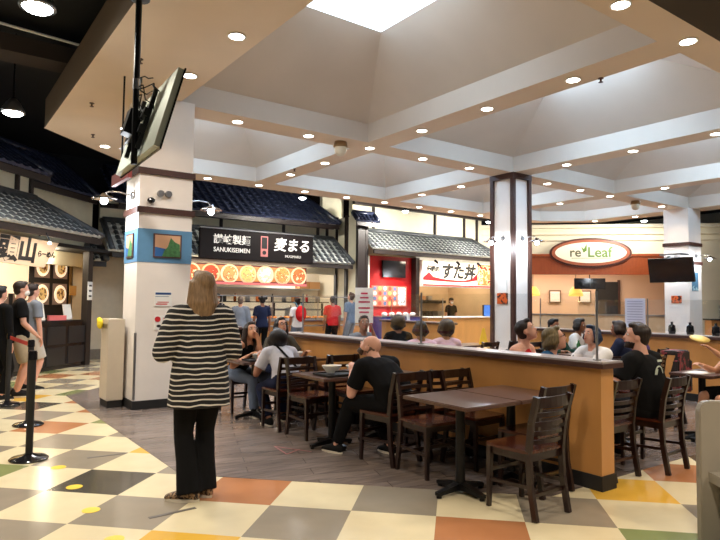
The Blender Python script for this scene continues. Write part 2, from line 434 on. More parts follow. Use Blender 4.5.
def col_right():
    t = thing('column', 'distant white square column on the right with two brown bands', 'column')
    x0, x1, y0, y1 = 18.1, 18.85, 8.52, 9.25
    MB().b2((x0, y0, .12), (x1, y1, ZC)).build('shaft', colwhite, t)
    MB().b2((x0-.02, y0-.02, 0), (x1+.02, y1+.02, .12)).build('plinth', blackmat, t)
    for z in (3.28, 2.72): MB().b2((x0-.03, y0-.03, z), (x1+.03, y1+.03, z+.1)).build('band', brownband, t)
    MB().b2((18.25, y0-.012, 1.95), (18.62, y0, 2.5)).build('blue_poster', spotted('blue_poster_print', S(78, 118, 142), S(170, 196, 200), 3, .55), t)
    MB().b2((x0-.012, 8.75, 1.58), (x0, 9.05, 1.8)).build('orange_notice', spotted('orange_notice_print', S(222, 96, 30), S(60, 20, 16), 14, .55), t)
    return t
col_right()
def notice(name, label, lo, hi, parts):
    t = thing(name, label, 'notice', ((lo[0]+hi[0])/2, (lo[1]+hi[1])/2, lo[2]))
    ox, oy, oz = t.location
    MB().b2([lo[0]-ox, lo[1]-oy, 0], [hi[0]-ox, hi[1]-oy, hi[2]-oz]).build('sheet', paper, t)
    for nm, m, a, b in parts: MB().b2([a[0]-ox, a[1]-oy, a[2]-oz], [b[0]-ox, b[1]-oy, b[2]-oz]).build(nm, m, t)
    return t
bl = mat('blue_ink', S(30, 70, 130), .6); rd = mat('red_ink', S(196, 34, 40), .6); bk = mat('black_ink', (.02, .02, .02), .6)
notice('notice', 'white notice with a blue heading taped on the left column, above the other', (2.62, 8.488, 1.42), (2.86, 8.496, 1.62),
       [('heading', bl, (2.63, 8.486, 1.58), (2.85, 8.488, 1.61)), ('line', bl, (2.63, 8.486, 1.55), (2.82, 8.488, 1.556)), ('line', rd, (2.66, 8.486, 1.47), (2.82, 8.488, 1.48)), ('line', rd, (2.64, 8.486, 1.44), (2.8, 8.488, 1.455))])
t = notice('notice', 'white stop notice with red disc on the left column, below the other', (2.62, 8.488, 1.09), (2.9, 8.496, 1.29),
       [('line', rd, (2.74, 8.486, 1.245), (2.88, 8.488, 1.255)), ('line', rd, (2.74, 8.486, 1.22), (2.88, 8.488, 1.23))])
MB().cyl((-.09, -.006, .145), (-.09, -.009, .145), .04, n=20).build('red_disc', rd, t)
for dx in (-.07, .0, .07): MB().ell((dx, -.008, .05), (.035, .003, .02)).build('black_mark', bk, t)

# wall-mounted barn lamps on the columns
def barn_lamp(label, base, direc, arm=.38, power=25):
    t = thing('barn_lamp', label, 'lamp', base, atan2(direc[1], direc[0]))
    MB().cyl((0, 0, .0), (.02, 0, 0), .06, .05, 16).build('wall_plate', steel, t)
    MB().tube([(.02, 0, 0), (.18, 0, .03), (arm-.05, 0, .02), (arm, 0, -.03)], .011).build('arm', steel, t)
    MB().lathe([(.03, .02), (.05, -.01), (.16, -.05), (.165, -.065), (.15, -.06), (.04, -.02)], (arm, 0, -.03), 20).build('shade', chrome, t, smooth=True)
    MB().ell((arm, 0, -.11), (.05, .05, .055)).build('bulb', bulbc, t, smooth=True)
    b = Vector(base)+Vector((direc[0], direc[1], 0))*arm; point((b.x, b.y, b.z-.22), power*1.7, COOL, .06)
    return t
barn_lamp('barn lamp with cool bulb on the left face of the large left column', (2.35, 8.75, 2.98), (-1, 0))
barn_lamp('barn lamp on the right face of the large left column, beside the sign', (3.14, 8.75, 2.98), (1, 0))
barn_lamp('barn lamp on the left face of the slim middle column', (10.38, 8.9, 2.95), (-1, 0), power=18)
barn_lamp('barn lamp on the right-hand face of the slim middle column', (10.7, 8.6, 2.95), (0, -1), power=18)
barn_lamp('barn lamp on the left face of the distant right column above the television', (18.08, 8.9, 2.98), (-1, 0), power=14)
barn_lamp('barn lamp sticking out to the right from the distant right column', (18.5, 8.5, 2.98), (0, -1), power=14)

# dome cameras under the ceiling
for x, lab in ((6.0, 'white dome camera hanging under the near ceiling crossing'), (15.9, 'small white dome camera hanging farther back under the ceiling beam')):
    t = thing('dome_camera', lab, 'security camera', (x, 8.9, ZC))
    MB().lathe([(.02, 0), (.11, -.0), (.12, -.05), (.13, -.09), (.125, -.1)], n=20).build('housing', mat('bronze_housing', S(150, 120, 80), .4, .3), t, smooth=True)
    MB().ell((0, 0, -.14), (.115, .115, .12)).build('dome', mat('ivory_dome', S(220, 210, 185), .3), t, smooth=True)
# sprinkler heads
for x, y, lab in ((2.0, 7.3, 'near'), (1.9, 9.4, 'middle'), (2.3, 11.2, 'far'), (6.45, 11.35, 'first beam'), (6.9, 4.3, 'right beam')):
    t = MB().cyl((0, 0, 0), (0, 0, -.05), .012).cyl((0, 0, -.05), (0, 0, -.055), .03).cyl((0, 0, 0), (0, 0, -.008), .035).build('sprinkler_head', mat('dark_bronze', S(70, 40, 30), .4, .5), None, loc=(x, y, ZC))
    tag(t, 'tiny dark sprinkler head on the ceiling soffit, the %s one' % lab, 'sprinkler')
# white flood lamps hanging from the black ceiling outside the coffers
for i, (x, y, z, P) in enumerate(((8.3, 14.15, 4.35, 60), (12.0, 14.15, 4.35, 60), (15.8, 14.15, 4.35, 60), (20.2, 11.0, 4.45, 60))):
    t = thing('flood_lamp', ['round white lamp glowing in front of the dark upper roof', 'round lamp glowing before the stucco wall over the red shop', 'round lamp glowing just left of the slim column top', 'round lamp glowing in the dark gap left of the right column'][i], 'lamp', (x, y, z), 0, 'hanging flood lamps')
    MB().cyl((0, 0, .1), (0, 0, 5.6-z), .012).build('stem', blackmetal, t)
    MB().lathe([(.05, .12), (.1, .06), (.12, 0)], n=16).build('shade', blackmetal, t, smooth=True)
    MB().ell((0, 0, .01), (.1, .1, .07)).build('bulb', bulbc, t, smooth=True)
    spot((x, y, z-.1), P*(7 if i in (1, 2) else 4), (1, .95, .86), 150, .6, .1, (x+(.6 if i == 3 else 0), y+2.0, z-1.6))
# high-bay lamps of the black ceiling, left
for x, y, z, nm in ((.82, 6.75, 4.45, 'larger bright high-bay lamp at the top left under the black ceiling'), (1.0, 10.5, 4.35, 'smaller high-bay lamp farther back at the left edge under the black ceiling')):
    t = thing('high_bay_lamp', nm, 'lamp', (x, y, z), 0)
    MB().cyl((0, 0, .2), (0, 0, 5.6-z), .015).build('stem', blackmetal, t)
    MB().lathe([(.05, .22), (.1, .16), (.17, .03), (.175, 0)], n=20).build('reflector', steel, t, smooth=True)
    MB().ell((0, 0, .02), (.15, .15, .07)).build('bulb', mat('high_bay_bulb', (.95, 1, .92), .5, emit=30), t, smooth=True)
    spot((x, y, z-.08), 280, (1, .93, .82), 150, .6, .14)
for x, y, nm in ((-1.2, 2.6, 'added unseen high-bay lamp behind the viewer on the left'), (1.4, .2, 'added unseen high-bay lamp above the viewer'), (3.8, -1.4, 'added unseen high-bay lamp to the right behind the viewer'), (-2.2, 7.0, 'added unseen high-bay lamp left of the queue'), (7.6, .2, 'added unseen high-bay lamp beyond the right edge of the coffers'), (-1.0, 11.4, 'added unseen high-bay lamp in front of the ramen shop')):  # out-of-view lamps added to brighten the near floor and soffit
    t = thing('high_bay_lamp', nm, 'lamp', (x, y, 4.6), 0)
    MB().cyl((0, 0, .2), (0, 0, 1.0), .015).build('stem', blackmetal, t)
    MB().lathe([(.05, .22), (.1, .16), (.17, .03), (.175, 0)], n=20).build('reflector', steel, t, smooth=True)
    MB().ell((0, 0, .02), (.15, .15, .07)).build('bulb', MATS['high_bay_bulb'], t, smooth=True)
    spot((x, y, 4.5), 330, (1, .86, .68), 140, .6, .14)
# exposed dark beam and conduit in the black ceiling
o = MB().box((0.2, 10.1, 5.2), (6, .5, .25)).build('trim_2', mat('dark_beam_paint', S(60, 50, 44), .8)); struct(o)
t = MB().tube([(.4, 9.2, 5.55), (.4, 9.2, 5.2), (2.2, 9.4, 5.2)], .02).build('conduit_pipe', white); tag(t, 'thin white conduit bent under the black ceiling at the left', 'pipe')

# ------------------------------------------------------------------ television hanging by the left column, seen from behind
t = thing('hanging_television', 'large television hanging from a black ceiling pole, its pale back towards the viewer', 'television', (1.56, 5.8, ZC))
MB().cyl((0, 0, 0), (0, 0, -1.62), .03, n=12).build('pole', blackmetal, t)
MB().lathe([(.03, -.03), (.1, -.02), (.1, 0)], n=16).build('ceiling_plate', blackmetal, t)
A = Vector((1.69, 5.06)); # panel runs along +y, top tips towards +x
Mt = Matrix.Translation((.16, .18, -1.19)) @ Matrix.Rotation(radians(-2.3), 4, 'Z') @ Matrix.Rotation(radians(15), 4, 'Y')
def loc4(mb, M):
    mb.v = [tuple(M@Vector(v)) for v in mb.v]; return mb
loc4(MB().box((0, 0, 0), (.05, 1.52, .76)), Mt).build('back_panel', mat('tv_back_grey', S(176, 180, 164), .35, .3), t)
loc4(MB().box((.033, 0, 0), (.016, 1.55, .79)), Mt).build('bezel', blackgloss, t)
br = MB()
for y in (-.22, .22): br.box((-.06, y, 0), (.04, .05, .62))
br.box((-.09, 0, .05), (.04, .55, .08)); br.box((-.09, 0, -.12), (.04, .55, .08)); br.box((-.14, 0, -.03), (.12, .16, .25))
for k in range(7): br.bar((-.06, -.2+k*.06, .18), (-.11, -.12+k*.05, -.1), .012, .012)
loc4(br, Mt).build('mount_bracket', blackmetal, t)
cb = MB(); rr = random.Random(5)
for k in range(8):
    pts_ = [Vector((0, rr.uniform(-.03, .03), -1.0+.1*k*.3))]
    for q in range(6): pts_.append(pts_[-1]+Vector((rr.uniform(-.02, .06), rr.uniform(-.09, .09), rr.uniform(-.12, .06))))
    cb.tube(pts_, .006, 5)
cb.build('cables', blackmat, t)
MB().box((.03, .03, -.8), (.05, .05, .05)).cyl((-.0, 0, -.8), (.0, 0, -.9), .036).build('clamp', steel, t)
t = tag(MB().box((0, 0, 0), (.05, .8, .14)).build('hanging_menu_board', mat('maroon_board', S(120, 50, 46), .5), None, loc=(2.0, 8.0, 3.08)), 'narrow maroon board hanging behind the television by the left column', 'board')
MB().cyl((0, 0, .07), (0, 0, ZC-3.08), .012).build('rod', blackmetal, t)

# ------------------------------------------------------------------ right televisions
t = thing('column_television', 'black television bracketed to the distant right column, screen off', 'television', (17.2, 8.6, 2.2))
MB().box((0, 0, .32), (.09, 1.25, .7), 0, Matrix.Rotation(radians(-10), 3, 'Y')).build('screen', blackgloss, t)
MB().tube([(0.06, .1, .5), (.5, .15, .7), (.9, .2, .75)], .025).build('bracket', steel, t)
MB().box((.4, .1, .78), (.5, .6, .05)).build('bracket_shelf', steel, t)

# ------------------------------------------------------------------ roofs
def roof(name, label, a0, a1, top0, top1, b_eave, z_eave, b_top, z_top, M, mt, cw=.2, rows=7, cat='roof'):
    """tiled awning: eave from a0..a1 at (b_eave,z_eave), top from top0..top1 at (b_top,z_top); frame M maps (a,b,z)"""
    t = thing(name, label, cat)
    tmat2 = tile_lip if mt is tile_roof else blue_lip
    tl = MB(); n = int((a1-a0)/cw); tl.use(mt)
    L = sqrt((b_top-b_eave)**2+(z_top-z_eave)**2); nb = (-(z_top-z_eave)/L, (b_top-b_eave)/L)
    base = [(a0, b_eave, z_eave), (a1, b_eave, z_eave), (top1, b_top, z_top), (top0, b_top, z_top)]
    tl.add([M@Vector(p) for p in base], [(0, 1, 2, 3)])
    for i in range(n+1):
        a = a0+(a1-a0)*i/n
        # where this course line leaves the trapezoid
        fmax = 1.0
        if a > top1 and a1 > top1: fmax = (a1-a)/(a1-top1)
        if a < top0 and a0 < top0: fmax = (a-a0)/(top0-a0)
        if fmax < .04: continue
        nr = max(1, int(rows*fmax+.5)); prev = None
        for k in range(nr):
            f0, f1 = k/rows, min((k+1)/rows, fmax)
            if f1 <= f0: break
            for (fa, lift) in ((f0, .055), (f1, .03)):
                ring = []
                for q in range(6):
                    an = pi*q/5; da = -cos(an)*cw*.30; dn = sin(an)*.055+lift*.4
                    b = b_eave+(b_top-b_eave)*fa+nb[0]*dn; z = z_eave+(z_top-z_eave)*fa+nb[1]*dn
                    ring.append(M@Vector((a+da, b, z)))
                if lift == .055: r1 = ring
                else: r2 = ring
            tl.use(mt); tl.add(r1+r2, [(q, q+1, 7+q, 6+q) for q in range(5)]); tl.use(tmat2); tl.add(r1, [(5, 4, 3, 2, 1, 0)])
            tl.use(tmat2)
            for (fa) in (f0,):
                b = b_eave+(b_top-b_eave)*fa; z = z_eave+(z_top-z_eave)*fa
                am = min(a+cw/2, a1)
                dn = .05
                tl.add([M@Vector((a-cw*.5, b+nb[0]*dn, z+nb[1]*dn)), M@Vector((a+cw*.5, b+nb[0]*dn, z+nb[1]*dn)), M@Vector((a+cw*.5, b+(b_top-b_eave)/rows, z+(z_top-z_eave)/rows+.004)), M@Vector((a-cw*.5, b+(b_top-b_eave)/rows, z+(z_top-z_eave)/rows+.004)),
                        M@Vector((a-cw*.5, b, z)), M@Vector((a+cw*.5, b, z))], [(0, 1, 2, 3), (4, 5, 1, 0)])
    tl.build('tile_field', None, t)
    fb = MB()
    def bx(aa, ab, b0, b1, z0, z1):
        vs = [M@Vector((x, y, z)) for x in (aa, ab) for y in (b0, b1) for z in (z0, z1)]
        fb.add(vs, [(0, 1, 3, 2), (4, 6, 7, 5), (0, 4, 5, 1), (2, 3, 7, 6), (0, 2, 6, 4), (1, 5, 7, 3)])
    bx(a0, a1, b_eave+.02, b_eave+.07, z_eave-.14, z_eave-.01)
    fb.build('fascia_board', darkwood, t)
    hp = MB()
    if abs(top1-a1) > .05 or True:
        hp.cyl(M@Vector((a1, b_eave, z_eave+.05)), M@Vector((top1, b_top, z_top+.05)), .075, n=8)
        hp.cyl(M@Vector((a0, b_eave, z_eave+.05)), M@Vector((top0, b_top, z_top+.05)), .075, n=8)
    hp.cyl(M@Vector((top0, b_top, z_top+.06)), M@Vector((top1, b_top, z_top+.06)), .08, n=8)
    hp.build('ridge', mt, t, smooth=True)
    return t
MX = Matrix.Identity(3)
M45 = Matrix.Rotation(radians(45), 3, 'Z')
def fbox(M, lo, hi):
    mb = MB(); vs = [M@Vector((x, y, z)) for x in (lo[0], hi[0]) for y in (lo[1], hi[1]) for z in (lo[2], hi[2])]
    return mb.add(vs, [(0, 1, 3, 2), (4, 6, 7, 5), (0, 4, 5, 1), (2, 3, 7, 6), (0, 2, 6, 4), (1, 5, 7, 3)])
# --- middle noodle shop (plane y = 15.3)
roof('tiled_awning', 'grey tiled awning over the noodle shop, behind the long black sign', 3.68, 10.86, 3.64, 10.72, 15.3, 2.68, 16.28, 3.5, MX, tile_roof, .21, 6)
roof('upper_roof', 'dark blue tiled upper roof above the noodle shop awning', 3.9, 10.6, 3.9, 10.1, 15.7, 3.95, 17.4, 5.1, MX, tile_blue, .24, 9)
st = fbox(MX, (3.6, 16.4, 2.4), (10.9, 16.55, 4.2)).build('wall_back_upper', stucco); struct(st)
pb = MB()
for x in (4.9, 6.9, 8.95, 10.2, 10.55): pb.b2((x-.04, 16.34, 3.4), (x+.04, 16.42, 4.2))
pb.b2((3.6, 16.34, 3.88), (10.8, 16.42, 4.0)); struct(pb.build('trim_3', darkwood))
struct(fbox(MX, (10.5, 16.6, 2.4), (11.35, 16.75, 5.5)).build('wall_back_upper', stucco))
# wing wall between the two shops
t = thing('wing_wall', 'white panelled wing wall with dark posts and a small tiled cap between the two shops', 'wall')
MB().b2((11.0, 15.25, 0), (11.3, 16.5, 4.25)).build('panel', stucco, t)
ps = MB()
for x, y in ((10.98, 15.22), (10.98, 15.85), (10.98, 16.45), (11.28, 15.22)): ps.b2((x-.05, y-.06, 0), (x+.05, y+.06, 4.3))
ps.b2((11.0, 15.17, 0), (11.3, 15.22, 4.2)); ps.build('dark_posts', darkwood, t)
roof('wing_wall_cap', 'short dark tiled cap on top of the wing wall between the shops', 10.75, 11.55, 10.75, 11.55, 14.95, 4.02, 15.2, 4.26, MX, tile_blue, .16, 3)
# noodle shop long sign
t = thing('shop_sign', 'long black sign with white brush characters above the noodle shop', 'sign', (7.53, 15.12, 2.62), 0)
tl = radians(-6)
MB().box((0, .04, .4), (3.48, .1, .82)).build('board', mat('sign_black', (.008, .005, .005), .6, spec=.2), t, bevel=.02)
MB().box((0, .06, .82), (3.5, .16, .03)).build('top_lip', steel, t)
wp = mat('sign_white_paint', S(225, 222, 214), .6, emit=.25)
R90 = (radians(90), 0, 0)
text('lettering', '讃岐製麺', .27, wp, t, (-.83, -.016, .52), R90, bold=.004)
text('lettering', 'SANUKISEIMEN', .17, wp, t, (-.83, -.016, .25), R90, sx=.92, bold=.002)
text('lettering', '麦まる', .4, wp, t, (1.02, -.016, .47), R90, bold=.008, shear=.15)
text('lettering', 'MUGIMARU', .1, wp, t, (1.05, -.016, .17), R90)
MB().b2((.02, -.018, .13), (.24, -.012, .7)).build('seal', mat('seal_red', S(196, 120, 116), .6), t)
MB().b2((.045, -.022, .35), (.215, -.018, .67)).build('seal_window', blackmat, t)
MB().cyl((.13, -.018, .24), (.13, -.023, .24), .06, n=16).build('seal_dot', blackmat, t)
# menu light box: row of bowls
t = thing('menu_light_box', 'long backlit menu strip of noodle bowls over the noodle shop counter', 'menu board', (7.1, 15.55, 1.98))
MB().box((0, .05, .26), (4.4, .12, .56)).build('frame', mat('box_frame_maroon', S(110, 40, 40), .4), t)
MB().b2((-2.15, -.015, .08), (2.15, -.01, .5)).build('lit_face', mat('menu_lit_face', S(190, 120, 70), .5, emit=.45, var=.5, scale=4), t)
bowls = [S(206, 118, 60), S(214, 98, 50), S(190, 70, 44), S(228, 150, 92), S(234, 186, 116), S(246, 240, 226), S(232, 150, 84), S(210, 110, 60)]
for k in range(8):
    x = -1.92+k*.55
    MB().cyl((x, -.016, .28), (x, -.03, .28), .268, .25, 24).build('bowl_picture', mat('bowl_rim_print_%d' % (k % 2), S(244, 214, 180) if k % 2 else S(230, 190, 150), .5, emit=.25), t)
    d = MB().cyl((x, -.031, .28), (x, -.036, .28), .215, .205, 20).build('food_picture', spotted('food_print_%d' % k, bowls[k], tuple(c*.45 for c in bowls[k]), 14, .52, emit=.28, c3=S(250, 225, 170)), t)
MB().b2((-2.2, -.03, -.02), (2.2, .0, .05)).build('red_border', mat('menu_pink_border', S(200, 110, 110), .5, emit=.25), t)

# ------------------------------------------------------------------ noodle shop kitchen
def shop_box(name, label, lo, hi, m, cat='counter', extra=None):
    t = thing(name, label, cat, ((lo[0]+hi[0])/2, (lo[1]+hi[1])/2, lo[2])); c = t.location
    MB().b2([lo[i]-c[i] for i in range(3)], [hi[i]-c[i] for i in range(3)]).build('body', m, t, bevel=.01)
    if extra: extra(t, [hi[i]-lo[i] for i in range(3)])
    return t
struct(fbox(MX, (3.4, 18.2, 0), (11.4, 18.4, 3)).build('wall_kitchen', mat('kitchen_tile_wall', S(236, 226, 208), .5, var=.05, scale=3)))
struct(fbox(MX, (11.4, 15.3, 0), (11.5, 18.4, 3)).build('wall_kitchen_side', creamwall))
struct(fbox(MX, (3.5, 16.56, 2.85), (10.9, 18.2, 2.95)).build('ceiling_kitchen', white))
def ctr(t, d):
    MB().box((0, 0, d[2]+.02), (d[0]+.05, d[1]+.1, .04)).build('worktop', steel, t)
    MB().box((0, -d[1]/2-.25, d[2]-.12), (d[0], .3, .03)).build('tray_rail', steel, t)
shop_box('serving_counter', 'long wood fronted serving counter of the noodle shop', (4.9, 14.9, 0), (11.0, 15.6, .95), maple, extra=ctr)
t = thing('sneeze_guard', 'glass sneeze guard on steel posts along the noodle counter', 'glass guard', (7.95, 15.1, .99))
for x in (-3, -1.5, 0, 1.5, 3): MB().cyl((x, 0, 0), (x, 0, .65), .015).build('post', steel, t)
MB().box((0, 0, .35), (6.0, .01, .5)).build('glass', plexi, t)
MB().box((0, .1, .66), (6.1, .35, .02)).build('top_shelf', plexi, t)
MB().box((0, -.08, .66), (6.1, .02, .03)).build('shelf_edge', steel, t)
# trays of tempura behind the guard
for k in range(7):
    t = thing('food_tray', '%s steel tray of orange fried food from the left behind the noodle counter glass' % ['first', 'second', 'third', 'fourth', 'fifth', 'sixth', 'seventh'][k], 'food tray', (6.9+k*.55, 15.3, .99), 0, 'food trays on the noodle counter')
    MB().box((0, 0, .02), (.48, .36, .04)).build('pan', steel, t)
    f = MB(); r_ = random.Random(k)
    for q in range(16): f.ell((r_.uniform(-.18, .18), r_.uniform(-.12, .12), .06), (.05, .03, .035), 8, 6)
    f.build('fried_food', mat('fried_food_orange', S(228, 140, 60), .6, var=.25, scale=20), t)
shop_box('back_counter', 'steel back counter with burners along the noodle kitchen wall', (5.0, 17.4, 0), (10.8, 18.1, .95), steel)
t = shop_box('extractor_hood', 'wide steel extractor hood on the noodle kitchen wall', (6.2, 17.3, 2.35), (9.4, 18.19, 2.84), mat('hood_steel', S(190, 184, 176), .35, .7), 'hood')
for k in range(4):
    m = cardboard if k % 2 == 0 else mat('tan_box', S(200, 150, 100), .8)
    o = MB().box((0, 0, .12), (.4, .3, .24)).build('cardboard_box', m, None, bevel=.004, loc=(9.75+k*.42, 17.95, 1.95+.001) if k > 1 else (5.2+k*.5, 17.95, 1.95+.001)); tag(o, ['cardboard box at the left on the noodle kitchen shelf', 'second box from the left on the noodle kitchen shelf', 'third box from the left on the noodle kitchen shelf', 'rightmost box on the noodle kitchen shelf'][k], 'box', 'boxes on the kitchen shelf')
o = MB().box((0, 0, 0), (6.4, .4, .04)).build('wall_shelf', steel, None, loc=(8.0, 17.98, 1.93)); tag(o, 'long steel shelf on the noodle kitchen wall carrying boxes', 'shelf')
for k, (x, z) in enumerate(((6.6, 1.45), (7.6, 1.35), (9.2, 1.4), (10.0, 1.3))):
    t = thing('stock_pot', ['leftmost steel stock pot', 'second steel stock pot', 'third steel stock pot', 'rightmost steel stock pot'][k]+' on the noodle kitchen back counter', 'pot', (x, 17.7, .95), 0, 'stock pots')
    MB().lathe([(.18, 0), (.2, .02), (.2, .32), (.205, .33), (.19, .33)], n=20).build('pan', steel, t, smooth='auto')
    MB().lathe([(.2, .33), (.1, .37), (.02, .38), (.02, .41), (.03, .43), (.001, .43)], n=20).build('lid', chrome, t, smooth='auto')
r_ = random.Random(11)
for k in range(14):
    x = 5.1+k*.42; kd = ('bottle', 'tin', 'box')[k % 3]
    lab = ['first', 'second', 'third', 'fourth', 'fifth', 'sixth', 'seventh', 'eighth', 'ninth', 'tenth', 'eleventh', 'twelfth', 'thirteenth', 'fourteenth'][k]+' item from the left on the pass shelf of the noodle kitchen, a '+kd
    if kd == 'bottle': o = MB().lathe([(.04, 0), (.045, .02), (.045, .15), (.018, .19), (.018, .24), (.001, .24)], n=14).build('sauce_bottle', [blackgloss, redp, mat('amber_glass', S(120, 60, 20), .2)][k//3 % 3], None, 'auto', loc=(x, 16.9, 1.5))
    elif kd == 'tin': o = MB().lathe([(.07, 0), (.075, .01), (.075, .16), (.07, .17), (.001, .165)], n=16).build('tin', steel, None, 'auto', loc=(x, 16.9, 1.5))
    else: o = MB().box((0, 0, .09), (.22, .18, .18)).build('box', [cardboard, blackmat, mat('orange_box', S(214, 120, 60), .7)][k//3 % 3], None, bevel=.005, loc=(x, 16.9, 1.5))
    tag(o, lab, kd, 'items on the kitchen pass shelf')
t = thing('pass_shelf', 'dark steel pass shelf with uprights across the noodle kitchen', 'shelf', (7.9, 16.9, 0))
MB().box((0, 0, 1.485), (6.0, .32, .03)).build('board', blackmetal, t); MB().box((0, .1, 1.25), (6.0, .04, .06)).build('rail', steel, t)
for x in (-2.9, -.9, 1.1, 2.9): MB().box((x, .1, .73), (.05, .05, 1.46)).build('upright', blackmetal, t)
area((7.5, 16.6, 2.8), 85, (1, .88, .72), 5, .6, (7.5, 16.6, 0))
point((9.9, 17.6, 2.2), 25, (1, .95, .9), .1)
area((7.3, 15.2, 2.55), 16, WARM, 4, .1, (7.3, 15.6, 2.1))
# ------------------------------------------------------------------ red shop
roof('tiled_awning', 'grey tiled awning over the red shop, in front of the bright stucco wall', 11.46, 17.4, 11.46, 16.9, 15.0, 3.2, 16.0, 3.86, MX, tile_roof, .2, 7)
struct(fbox(MX, (11.4, 16.15, 3.12), (17.6, 16.35, 5.6)).build('wall_back_upper', stucco))
pb = MB()
for x in (12.25, 15.1, 16.6, 17.3): pb.b2((x-.04, 16.08, 3.8), (x+.04, 16.16, 4.9))
pb.b2((11.4, 16.0, 4.75), (18, 16.16, 4.95)); struct(pb.build('trim_4', darkwood))
struct(fbox(MX, (11.4, 15.7, 0), (13.6, 15.85, 3.05)).build('wall_red', redp))
struct(fbox(MX, (13.6, 15.45, 0), (13.75, 15.85, 3.05)).build('wall_red_post', darkwood))
struct(fbox(MX, (11.4, 18.3, 0), (18.4, 18.5, 3.1)).build('wall_red_kitchen', mat('tan_kitchen_wall', S(206, 178, 140), .6, var=.08, scale=2)))
struct(fbox(MX, (17.9, 15.3, 0), (18.05, 18.4, 3.1)).build('wall_red_side', mat('tan_kitchen_wall', S(206, 178, 140), .6)))
struct(fbox(MX, (13.7, 15.6, 3.0), (18, 18.4, 3.1)).build('ceiling_red', white))
t = thing('wall_television', 'black television on the red wall left of the red and white sign', 'television', (12.75, 15.62, 2.36))
MB().box((0, 0, .27), (1.0, .07, .56)).build('screen', blackgloss, t, bevel=.01)
MB().box((0, .05, .27), (.2, .06, .2)).build('mount', blackmetal, t)
t = thing('menu_poster', 'colourful poster of dishes on the red wall below the television', 'poster', (12.6, 15.66, 1.38))
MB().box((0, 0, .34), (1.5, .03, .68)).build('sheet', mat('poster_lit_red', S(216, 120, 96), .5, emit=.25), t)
r_ = random.Random(2)
for k in range(24):
    x = -.62+(k % 6)*.21; z = .1+(k//6)*.165
    if x > .3: continue
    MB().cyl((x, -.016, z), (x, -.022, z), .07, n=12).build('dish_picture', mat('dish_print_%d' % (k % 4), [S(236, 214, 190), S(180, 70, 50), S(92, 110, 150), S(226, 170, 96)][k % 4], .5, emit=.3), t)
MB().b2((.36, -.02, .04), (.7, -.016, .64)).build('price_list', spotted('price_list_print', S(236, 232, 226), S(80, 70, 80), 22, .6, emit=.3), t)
t = thing('shop_sign', 'lit white and red sign with thick black brush characters over the red shop', 'sign', (15.75, 15.3, 2.08), 0)
MB().box((0, .08, .44), (4.0, .12, .9)).build('board', white, t)
MB().b2((-1.97, .0, .03), (1.97, .02, .86)).build('lit_face', mat('sign_lit_cream', S(250, 236, 214), .5, emit=.75), t)
def zz(mb): return mb
MF = Matrix.Rotation(radians(90), 4, 'X')
MB().prism([(-1.97, .3), (-1.7, .5), (-1.5, .34), (-.9, .26), (0, .24), (.45, .34), (.7, .52), (.75, .28), (.2, .2), (-.5, .18), (-1.3, .2), (-1.97, .22)], 0.002, .01, MF).build('red_brush_stroke', mat('sign_red', S(206, 30, 36), .5, emit=.3), t)
MB().b2((.7, -.012, .1), (1.97, -.002, .86)).build('photo_panel', spotted('sign_photo_print', S(226, 110, 56), S(250, 214, 150), 5, .5, emit=.6, c3=S(150, 34, 24)), t)
MB().b2((-1.97, -.012, .03), (1.97, -.002, .075)).build('red_edge', mat('sign_red', S(206, 30, 36), .5, emit=.3), t)
ink = mat('sign_black_brush', (.01, .01, .01), .6)
text('lettering', '伝説の', .22, ink, t, (-1.5, -.012, .6), R90, bold=.012, sx=.9)
text('lettering', 'すた丼', .58, ink, t, (-.3, -.012, .52), R90, bold=.022, shear=.2)
for k in range(4): MB().cyl((-1.6+k*1.05, -.35, .78), (-1.6+k*1.05, -.2, .88), .03, .045, 10).build('spot_head', blackmetal, t)
area((15.7, 14.8, 2.95), 30, (1, .85, .65), 4, .1, (15.7, 15.3, 2.4))
area((15.8, 16.9, 2.9), 70, (1, .82, .6), 4, .6, (15.8, 16.9, 0))
point((12.6, 15.3, 2.15), 10, (1, .35, .25), .06); spot((12.5, 14.9, 2.9), 60, (1, .9, .8), 80, .5, .04, (12.5, 15.8, 1.7))
shop_box('serving_counter', 'tan fronted serving counter of the red shop', (13.9, 15.2, 0), (17.8, 15.8, 1.0), maple, extra=lambda t, d: MB().box((0, 0, d[2]+.02), (d[0]+.05, d[1]+.1, .04)).build('worktop', white, t))
shop_box('display_case', 'low blue-lit refrigerated display below the poster on the red wall', (11.85, 15.1, 0), (13.5, 15.6, 1.05), mat('case_blue', S(60, 66, 140), .4), 'display case',
         extra=lambda t, d: [MB().box((0, -.02, d[2]+.01), (d[0], d[1], .02)).build('top', steel, t)]+[MB().ell((-.6+k*.3, -.1, d[2]+.08), (.1, .1, .07)).build('bowl', white, t) for k in range(5)])
shop_box('kitchen_shelf', 'black steel kitchen rack behind the red shop counter', (14.4, 17.9, 1.5), (17.4, 18.28, 1.62), blackmetal, 'rack', extra=lambda t, d: [MB().box((-.7+k*.35, 0, .2), (.2, .2, .2)).build('container', [steel, blackmat, white, cardboard, steel][k], t) for k in range(5)])
shop_box('back_counter', 'steel back counter in the red shop kitchen under the rack', (14.0, 17.4, 0), (17.6, 18.1, .95), steel, extra=lambda t, d: [MB().box((-1.4+k*.6, 0, d[2]+.12), (.34, .34, .24)).build('appliance', [blackmat, steel, white][k % 3], t) for k in range(5)])
shop_box('order_screen', 'small blue order screen on the red shop counter', (16.95, 15.35, 1.04), (17.25, 15.45, 1.45), mat('screen_blue', S(60, 110, 190), .3, emit=.5), 'screen', extra=lambda t, d: MB().box((0, .06, .2), (.34, .06, .44)).build('case', blackgloss, t))
